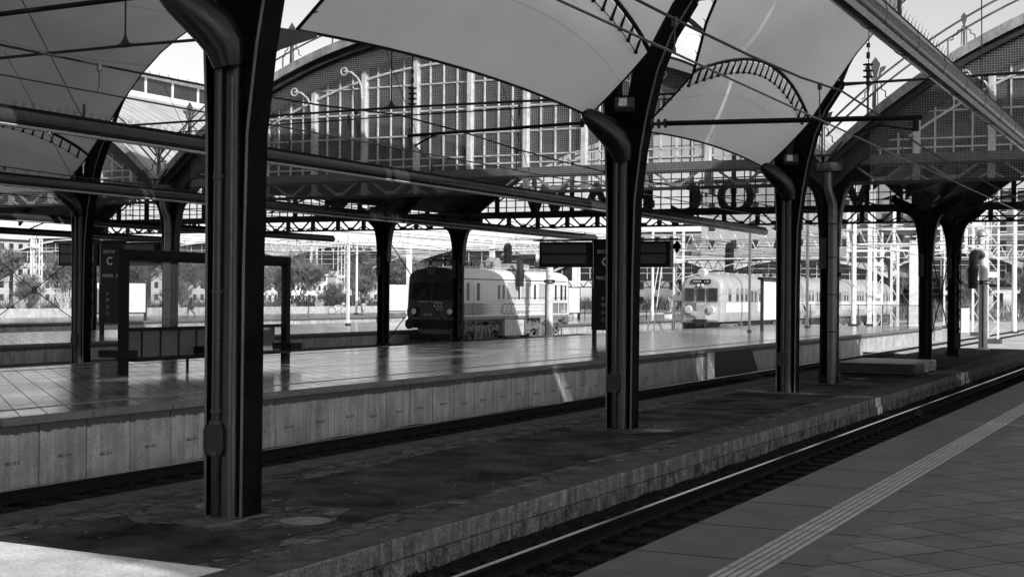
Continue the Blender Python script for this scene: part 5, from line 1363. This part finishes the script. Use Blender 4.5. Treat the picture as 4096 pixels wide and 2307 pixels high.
row2 = [(-83+((k*37) % 9)-3, 64+k*4.6, 6+((k*53) % 40)/8) for k in range(24)]
row = [(-92, 62, 8), (-96, 70, 10), (-90, 78, 9), (-95, 86, 11), (-99, 92, 9), (-93, 99, 12), (-96, 106, 9), (-98, 113, 12), (-91, 118, 7), (-97, 124, 10), (-93, 133, 10), (-99, 140, 13), (-96, 150, 12), (-90, 156, 9), (-99, 165, 14), (-93, 176, 13), (-88, 186, 14), (-97, 196, 15), (-82, 205, 12), (-90, 214, 15),
       (-70, 205, 12), (-62, 198, 9), (-78, 220, 15), (-66, 232, 14), (-55, 215, 10), (-48, 200, 8), (-42, 190, 9), (-37, 182, 10), (-33, 176, 9), (-29, 186, 12), (-25, 176, 9), (-21, 190, 11), (-13, 178, 9), (-8.5, 170, 10), (-5, 190, 12), (-2, 176, 9)]
where = ['at the far left edge behind the wall', 'left of the double mast', 'behind the double mast', 'right of the far left double mast', 'left of the far left column', 'behind the far left column', 'behind the blank board at the left', 'seen through the shelter glass', 'low one behind the walking person', 'left of the nearest column', 'hidden behind the nearest column', 'right of the glass shelter', 'between shelter and lattice mast', 'left of the heavy cross-laced mast', 'behind the cyclist', 'left of the left iron post', 'right of the left iron post', 'above the locomotive nose', 'behind the locomotive roof', 'tall one above the locomotive',
         'behind the sector sign', 'low one left of the signal mast', 'tall one behind the sector sign', 'in front of the grey flats', 'small one on the bank', 'at the foot of the bank', 'above the second coach', 'behind the third coach', 'between the white poles', 'in front of the balcony flats', 'right of the lattice mast at the fence', 'behind the riveted post', 'right of the farthest iron post', 'behind the right water crane', 'rounded one near the right edge', 'at the right edge']
for i, ((x, y, h), wh) in enumerate(zip(row, where)):
    src = protos[i % 3]; lb = 'bare tree '+wh
    if i < 3: src.location = (x, y, -1); src['label'] = lb; src.scale = (h/12,)*3; src.rotation_euler = (0, 0, i)
    else: dup(src, (x, y, -1), lb, r2.uniform(0, 6), scale=h/12)
near_lab = ['%s slender leafless tree from the left along the pale wall' % w for w in ('first','second','third','fourth','fifth','sixth','seventh','eighth','ninth','tenth','eleventh','twelfth','thirteenth','fourteenth','fifteenth','sixteenth','seventeenth','eighteenth','nineteenth','twentieth','twenty-first','twenty-second','twenty-third','twenty-fourth')]
for i, (x, y, h) in enumerate(row2): dup(protos[(i+1) % 3], (x, y, -1), near_lab[i], r2.uniform(0, 6), scale=h/12)
bp = tree_proto(51, 3.2, 'bush', 'x', branchl, spread=.35, depth=3, r0=.05, twig=.012, nchild=(4, 6))
bplaces = [(-77, 76, 'pale reedy bush at the far left wall'), (-77.5, 81, 'pale bush under the double mast'), (-77, 88, 'pale bush behind the blank board at the left'), (-77, 93, 'pale bush left of the walking person'), (-77.4, 98, 'pale bush right of the walking person'), (-77, 110, 'pale bush right of the shelter'), (-78, 116, 'pale bush left of the lattice mast'), (-77, 122, 'white-stemmed bush between the masts'), (-77.5, 129, 'pale bush right of the lattice mast'), (-77, 137, 'pale bush behind the bicycle'), (-77, 146, 'pale bush behind the cyclist'), (-62, 150, 'pale bush behind the locomotive tail'), (-58, 160, 'pale bush near the hidden cabinet'), (-48, 150, 'pale bush left of the relay cabinet'), (-43, 145, 'pale bush behind the relay cabinet')]
for i, (x, y, lb) in enumerate(bplaces):
    if i == 0: bp.location = (x, y, -1); bp['label'] = lb
    else: dup(bp, (x, y, -1), lb, r2.uniform(0, 6), scale=r2.uniform(.8, 1.3))
# dense twiggy undergrowth: nobody could count it
ug = MB(); r3 = random.Random(9)
for k in range(12000):
    if r3.random() < .6: x, y, h = r3.uniform(-104, -79), r3.uniform(60, 215), r3.uniform(.6, 2.8)
    else: x, y, h = r3.uniform(-78, -4), r3.uniform(168, 225), r3.uniform(.8, 3.2)
    a = r3.uniform(0, 6.28); w_ = r3.uniform(.03, .08); dx, dy = math.cos(a)*h*.4, math.sin(a)*h*.4
    ug.add([(x-w_, y, -1), (x+w_, y, -1), (x+dx, y+dy, -1+h)], [(0, 1, 2)])
    ug.add([(x+dx*.5-w_*.6, y+dy*.5, -1+h*.5), (x+dx*.5+w_*.6, y+dy*.5, -1+h*.5), (x-dx*.5, y+dy*1.3, -1+h*.95)], [(0, 1, 2)])
o = ug.build('undergrowth', branch); tag(o, 'tangled leafless undergrowth along the far tracks', 'undergrowth', kind='stuff')
for (ya, yb, hh, lb) in ((62, 78, 1.7, 'dark clipped thicket behind the wall at the far left'), (112, 127, 2.4, 'dark evergreen thicket left of the lattice mast'), (131, 150, 2.6, 'dark evergreen thicket behind the bicycle'), (84, 99, 1.5, 'dark thicket behind the walking person')):
    hm = MB(); n_ = int((yb-ya)*170)
    for k in range(n_):
        x, y = -80+r3.uniform(-1.6, 1.6), r3.uniform(ya, yb); top_ = hh*(.6+.4*abs(math.sin(y*.7))); z = -1+r3.uniform(0, top_); q = r3.uniform(.08, .2); a = r3.uniform(0, 6.28)
        hm.add([(x, y-q*math.cos(a), z), (x+q*math.sin(a), y+q*math.cos(a), z+.05), (x, y, z+q*1.6)], [(0, 1, 2)])
    t = thing('hedge', lb, 'hedge', (-80, ya, -1), 0, 'dark thickets behind the wall'); hm.build('foliage', mat('dark_leaves', .03, .6, 3, .8), t, world=True); MB().tube([(0, 0, 0), (0, .1, hh*.5)], .05, 5).build('stem', branch, t)
gs = MB()
for k in range(5000):
    x, y, h = r3.uniform(-79, -76.3), r3.uniform(66, 160), r3.uniform(.3, 1.2); a = r3.uniform(0, 6.28)
    gs.add([(x-.02, y, -1), (x+.02, y, -1), (x+math.cos(a)*.2, y+math.sin(a)*.2, -.9+h)], [(0, 1, 2)])
o = gs.build('dry_grass', branchl); tag(o, 'tall pale dry grass behind the fourth platform', 'grass', kind='stuff')
# straight wires across the yard
wr = MB()
t = thing('yard_wires', 'many thin overhead wires strung across the far yard', 'overhead wires', (0, 0, 0))
for k in range(14):
    x = -58+k*4.6; z = 4.5+(k % 3)*.5
    wr.tube([(x, 62, z), (x+r2.uniform(-1, 1), 110, z-.1), (x+r2.uniform(-2, 2), 220, z+.2)], .014, 4)
for k in range(12): y = 88+k*9; z = 4.8+(k % 4)*.55; wr.tube([(-100, y, z), (-60, y, z-.35), (-20, y-3, z), (4, y-5, z-.1)], .016, 4)
wr.build('wires', cablem, t)

# ------------------------------------------------------------------ people and a bicycle, far away on the fourth platform
def person(x, y, z, az, label, pose, top, legs, coat_len=.0):
    t = thing('person', label, 'person', (x, y, z), az)
    J = {'pel': (0, 0, .95), 'ch': (0, .02, 1.38), 'nk': (0, .03, 1.50), 'hd': (0, .02, 1.66)}
    def skin(name, verts, edges, radii, m, root=0, par=t):
        me = bpy.data.meshes.new(name); me.from_pydata(verts, edges, []); o = bpy.data.objects.new(name, me); C.objects.link(o); o.parent = par
        sk = o.modifiers.new('skin', 'SKIN'); ly = me.skin_vertices[0] if me.skin_vertices else None
        for i, r_ in enumerate(radii): me.skin_vertices[0].data[i].radius = (r_, r_) if not isinstance(r_, tuple) else r_
        me.skin_vertices[0].data[root].use_root = True
        su = o.modifiers.new('sub', 'SUBSURF'); su.levels = 1; su.render_levels = 2; me.materials.append(m)
        return o
    L, Rg, aL, aR = pose
    body_v = [(0, 0, .95), (0, 0, 1.15), (0, .02, 1.38), (0, .03, 1.50), (0, .0, 1.60), (0, -.01, 1.70), (0, -.01, 1.76)]; body_e = [(0, 1), (1, 2), (2, 3), (3, 4), (4, 5), (5, 6)]; body_r = [(.15, .11), (.14, .10), (.17, .11), .055, .075, .085, .06]
    def chain(start, pts, rs):
        prev = start
        for p, r_ in zip(pts, rs): body_v.append(p); body_r.append(r_); body_e.append((prev, len(body_v)-1)); prev = len(body_v)-1
    chain(0, L, [.095, .065, .045, .04]); chain(0, Rg, [.095, .065, .045, .04]); chain(2, aL, [.06, .045, .035, .03]); chain(2, aR, [.06, .045, .035, .03])
    b = skin('body', body_v, body_e, body_r, skinm)
    # clothing follows the body
    skin('coat', [(0, 0, .86-coat_len), (0, 0, 1.12), (0, .02, 1.36), (0, .03, 1.47)]+aL[:3]+aR[:3], [(0, 1), (1, 2), (2, 3), (2, 4), (4, 5), (5, 6), (2, 7), (7, 8), (8, 9)], [(.18, .14), (.175, .135), (.20, .145), .08, .085, .07, .055, .085, .07, .055], top, 1)
    skin('trousers', [(0, 0, .96)]+L[:3]+Rg[:3], [(0, 1), (1, 2), (2, 3), (0, 4), (4, 5), (5, 6)], [(.165, .12), .11, .085, .07, .11, .085, .07], legs)
    for leg in (L, Rg): f = leg[2]; e = leg[3]; skin('shoe', [(f[0], f[1]+.05, .05), (e[0], e[1]-.06, .045)], [(0, 1)], [.05, .045], cloth_d)
    MB().lathe([(.02, .11), (.08, .09), (.098, .03), (.1, -.02), (.06, -.05)], (0, .012, 1.715), 12).build('hair', cloth_m, t, smooth=True)
    MB().prism([(-.115, 1.66), (-.10, 1.69), (-.10, 1.63)], 0, -.014, .014).build('nose', skinm, t)
    for s in (-1, 1): MB().lathe([(.006, -.004), (.012, 0), (.006, .004)], (s*.03, -.097, 1.69), 8, 1).build('eye', black, t); MB().lathe([(.01, -.01), (.03, 0), (.01, .01)], (s*.088, 0, 1.675), 8, 0).build('ear', skinm, t)
    for arm in (aL, aR):
        h = arm[3]; hm = MB(); hm.tube([h, (h[0], h[1]-.015, h[2]-.05), (h[0], h[1]-.03, h[2]-.09)], [.025, .035, .03], 8)
        for k in range(4): hm.tube([(h[0]-.027+.018*k, h[1]-.03, h[2]-.08), (h[0]-.027+.018*k, h[1]-.05, h[2]-.125-.008*(k in (1, 2))), (h[0]-.027+.018*k, h[1]-.075, h[2]-.15)], .009, 6)
        hm.tube([(h[0]+.02, h[1]-.02, h[2]-.03), (h[0]+.045, h[1]-.055, h[2]-.06)], .010, 6); hm.build('hand', skinm, t, smooth=True)
    return t
walkL = [(.09, -.02, .9), (.10, -.18, .50), (.10, -.20, .10), (.10, -.36, .05)]; walkR = [(-.09, .02, .9), (-.10, .08, .49), (-.10, .34, .14), (-.10, .24, .05)]
pw = person(-67.6, 83.7, -.16, R(-60), 'person in dark jacket walking with bags on the far platform, seen through the shelter glass', (walkL, walkR, [(.20, .02, 1.40), (.25, .06, 1.12), (.26, -.02, .88), (.26, -.03, .84)], [(-.20, .02, 1.40), (-.26, -.02, 1.12), (-.22, -.22, 1.05), (-.20, -.28, 1.05)]), cloth_d, cloth_m)
for i, (dx, dy) in enumerate(((.36, .1), (-.34, .05))):
    a = math.radians(-60); x = -67.6+dx*math.cos(a)-dy*math.sin(a); y = 83.7+dx*math.sin(a)+dy*math.cos(a)
    bgt = thing('bag', ('dark bag on the left hip' if i else 'dark bag swinging on the right side')+' of the walking person', 'bag', (x, y, .38))
    MB().tube([(0, 0, .02), (0, 0, .1), (0, 0, .35), (0, 0, .42)], [.08, .15, .13, .04], 10).build('sack', cloth_d, bgt, smooth=True); MB().tube([(0, 0, .42), (-.05, 0, .75)], .012, 5).build('strap', cloth_d, bgt)
standL = [(.09, 0, .9), (.12, -.02, .49), (.12, .02, .10), (.12, -.14, .05)]; standR = [(-.09, 0, .9), (-.13, -.06, .49), (-.14, .04, .10), (-.14, -.12, .05)]
person(-66.2, 105.2, -.16, R(-35), 'person in dark jacket and pale trousers holding a phone beside the bicycle', (standL, standR, [(.20, .02, 1.40), (.26, -.02, 1.14), (.16, -.24, 1.16), (.12, -.28, 1.18)], [(-.20, .02, 1.40), (-.26, -.02, 1.14), (-.14, -.24, 1.14), (-.10, -.28, 1.16)]), cloth_d, cloth_l)
bk = thing('bicycle', 'pale bicycle parked on the far platform beside the standing person', 'bicycle', (-68.1, 104.2, -.16), R(28))
for x in (-.55, .55):
    pts = [(x+.33*math.cos(a), 0, .34+.33*math.sin(a)) for a in [2*PI*k/28 for k in range(29)]]
    o = MB().tube(pts, .022, 6).build('tyre', rubber, bk); pts = [(x+.305*math.cos(a), 0, .34+.305*math.sin(a)) for a in [2*PI*k/28 for k in range(29)]]
    MB().tube(pts, .014, 5).build('rim', galv, o); m = MB()
    for k in range(14): a = 2*PI*k/14; m.bar((x, 0, .34), (x+.3*math.cos(a), 0, .34+.3*math.sin(a)), .005, .005)
    m.build('spokes', galv, o)
m = MB()
for a, b in (((-.55, 0, .34), (-.1, 0, .30)), ((-.1, 0, .30), (-.22, 0, .82)), ((-.55, 0, .34), (-.2, 0, .75)), ((-.1, 0, .30), (.38, 0, .80)), ((-.2, 0, .75), (.36, 0, .88)), ((.36, 0, .92), (.55, 0, .34))): m.tube([a, b], .022, 6)
m.build('frame', lettr, bk); MB().tube([(.40, -.28, 1.0), (.36, -.1, .98), (.34, .1, .98), (.40, .28, 1.0)], .016, 6).build('handlebar', rubber, bk)
MB().lathe([(.03, 0), (.11, .02), (.1, .05), (.02, .06)], (-.24, 0, .84), 10).build('saddle', rubber, bk); MB().lathe([(.09, -.01), (.09, .01)], (-.1, .03, .30), 14, 1).build('chainring', steel, bk)
MB().box(.35, .6, -.15, .15, .85, 1.05).build('basket', lightiron, bk)
bpy.context.view_layer.update()
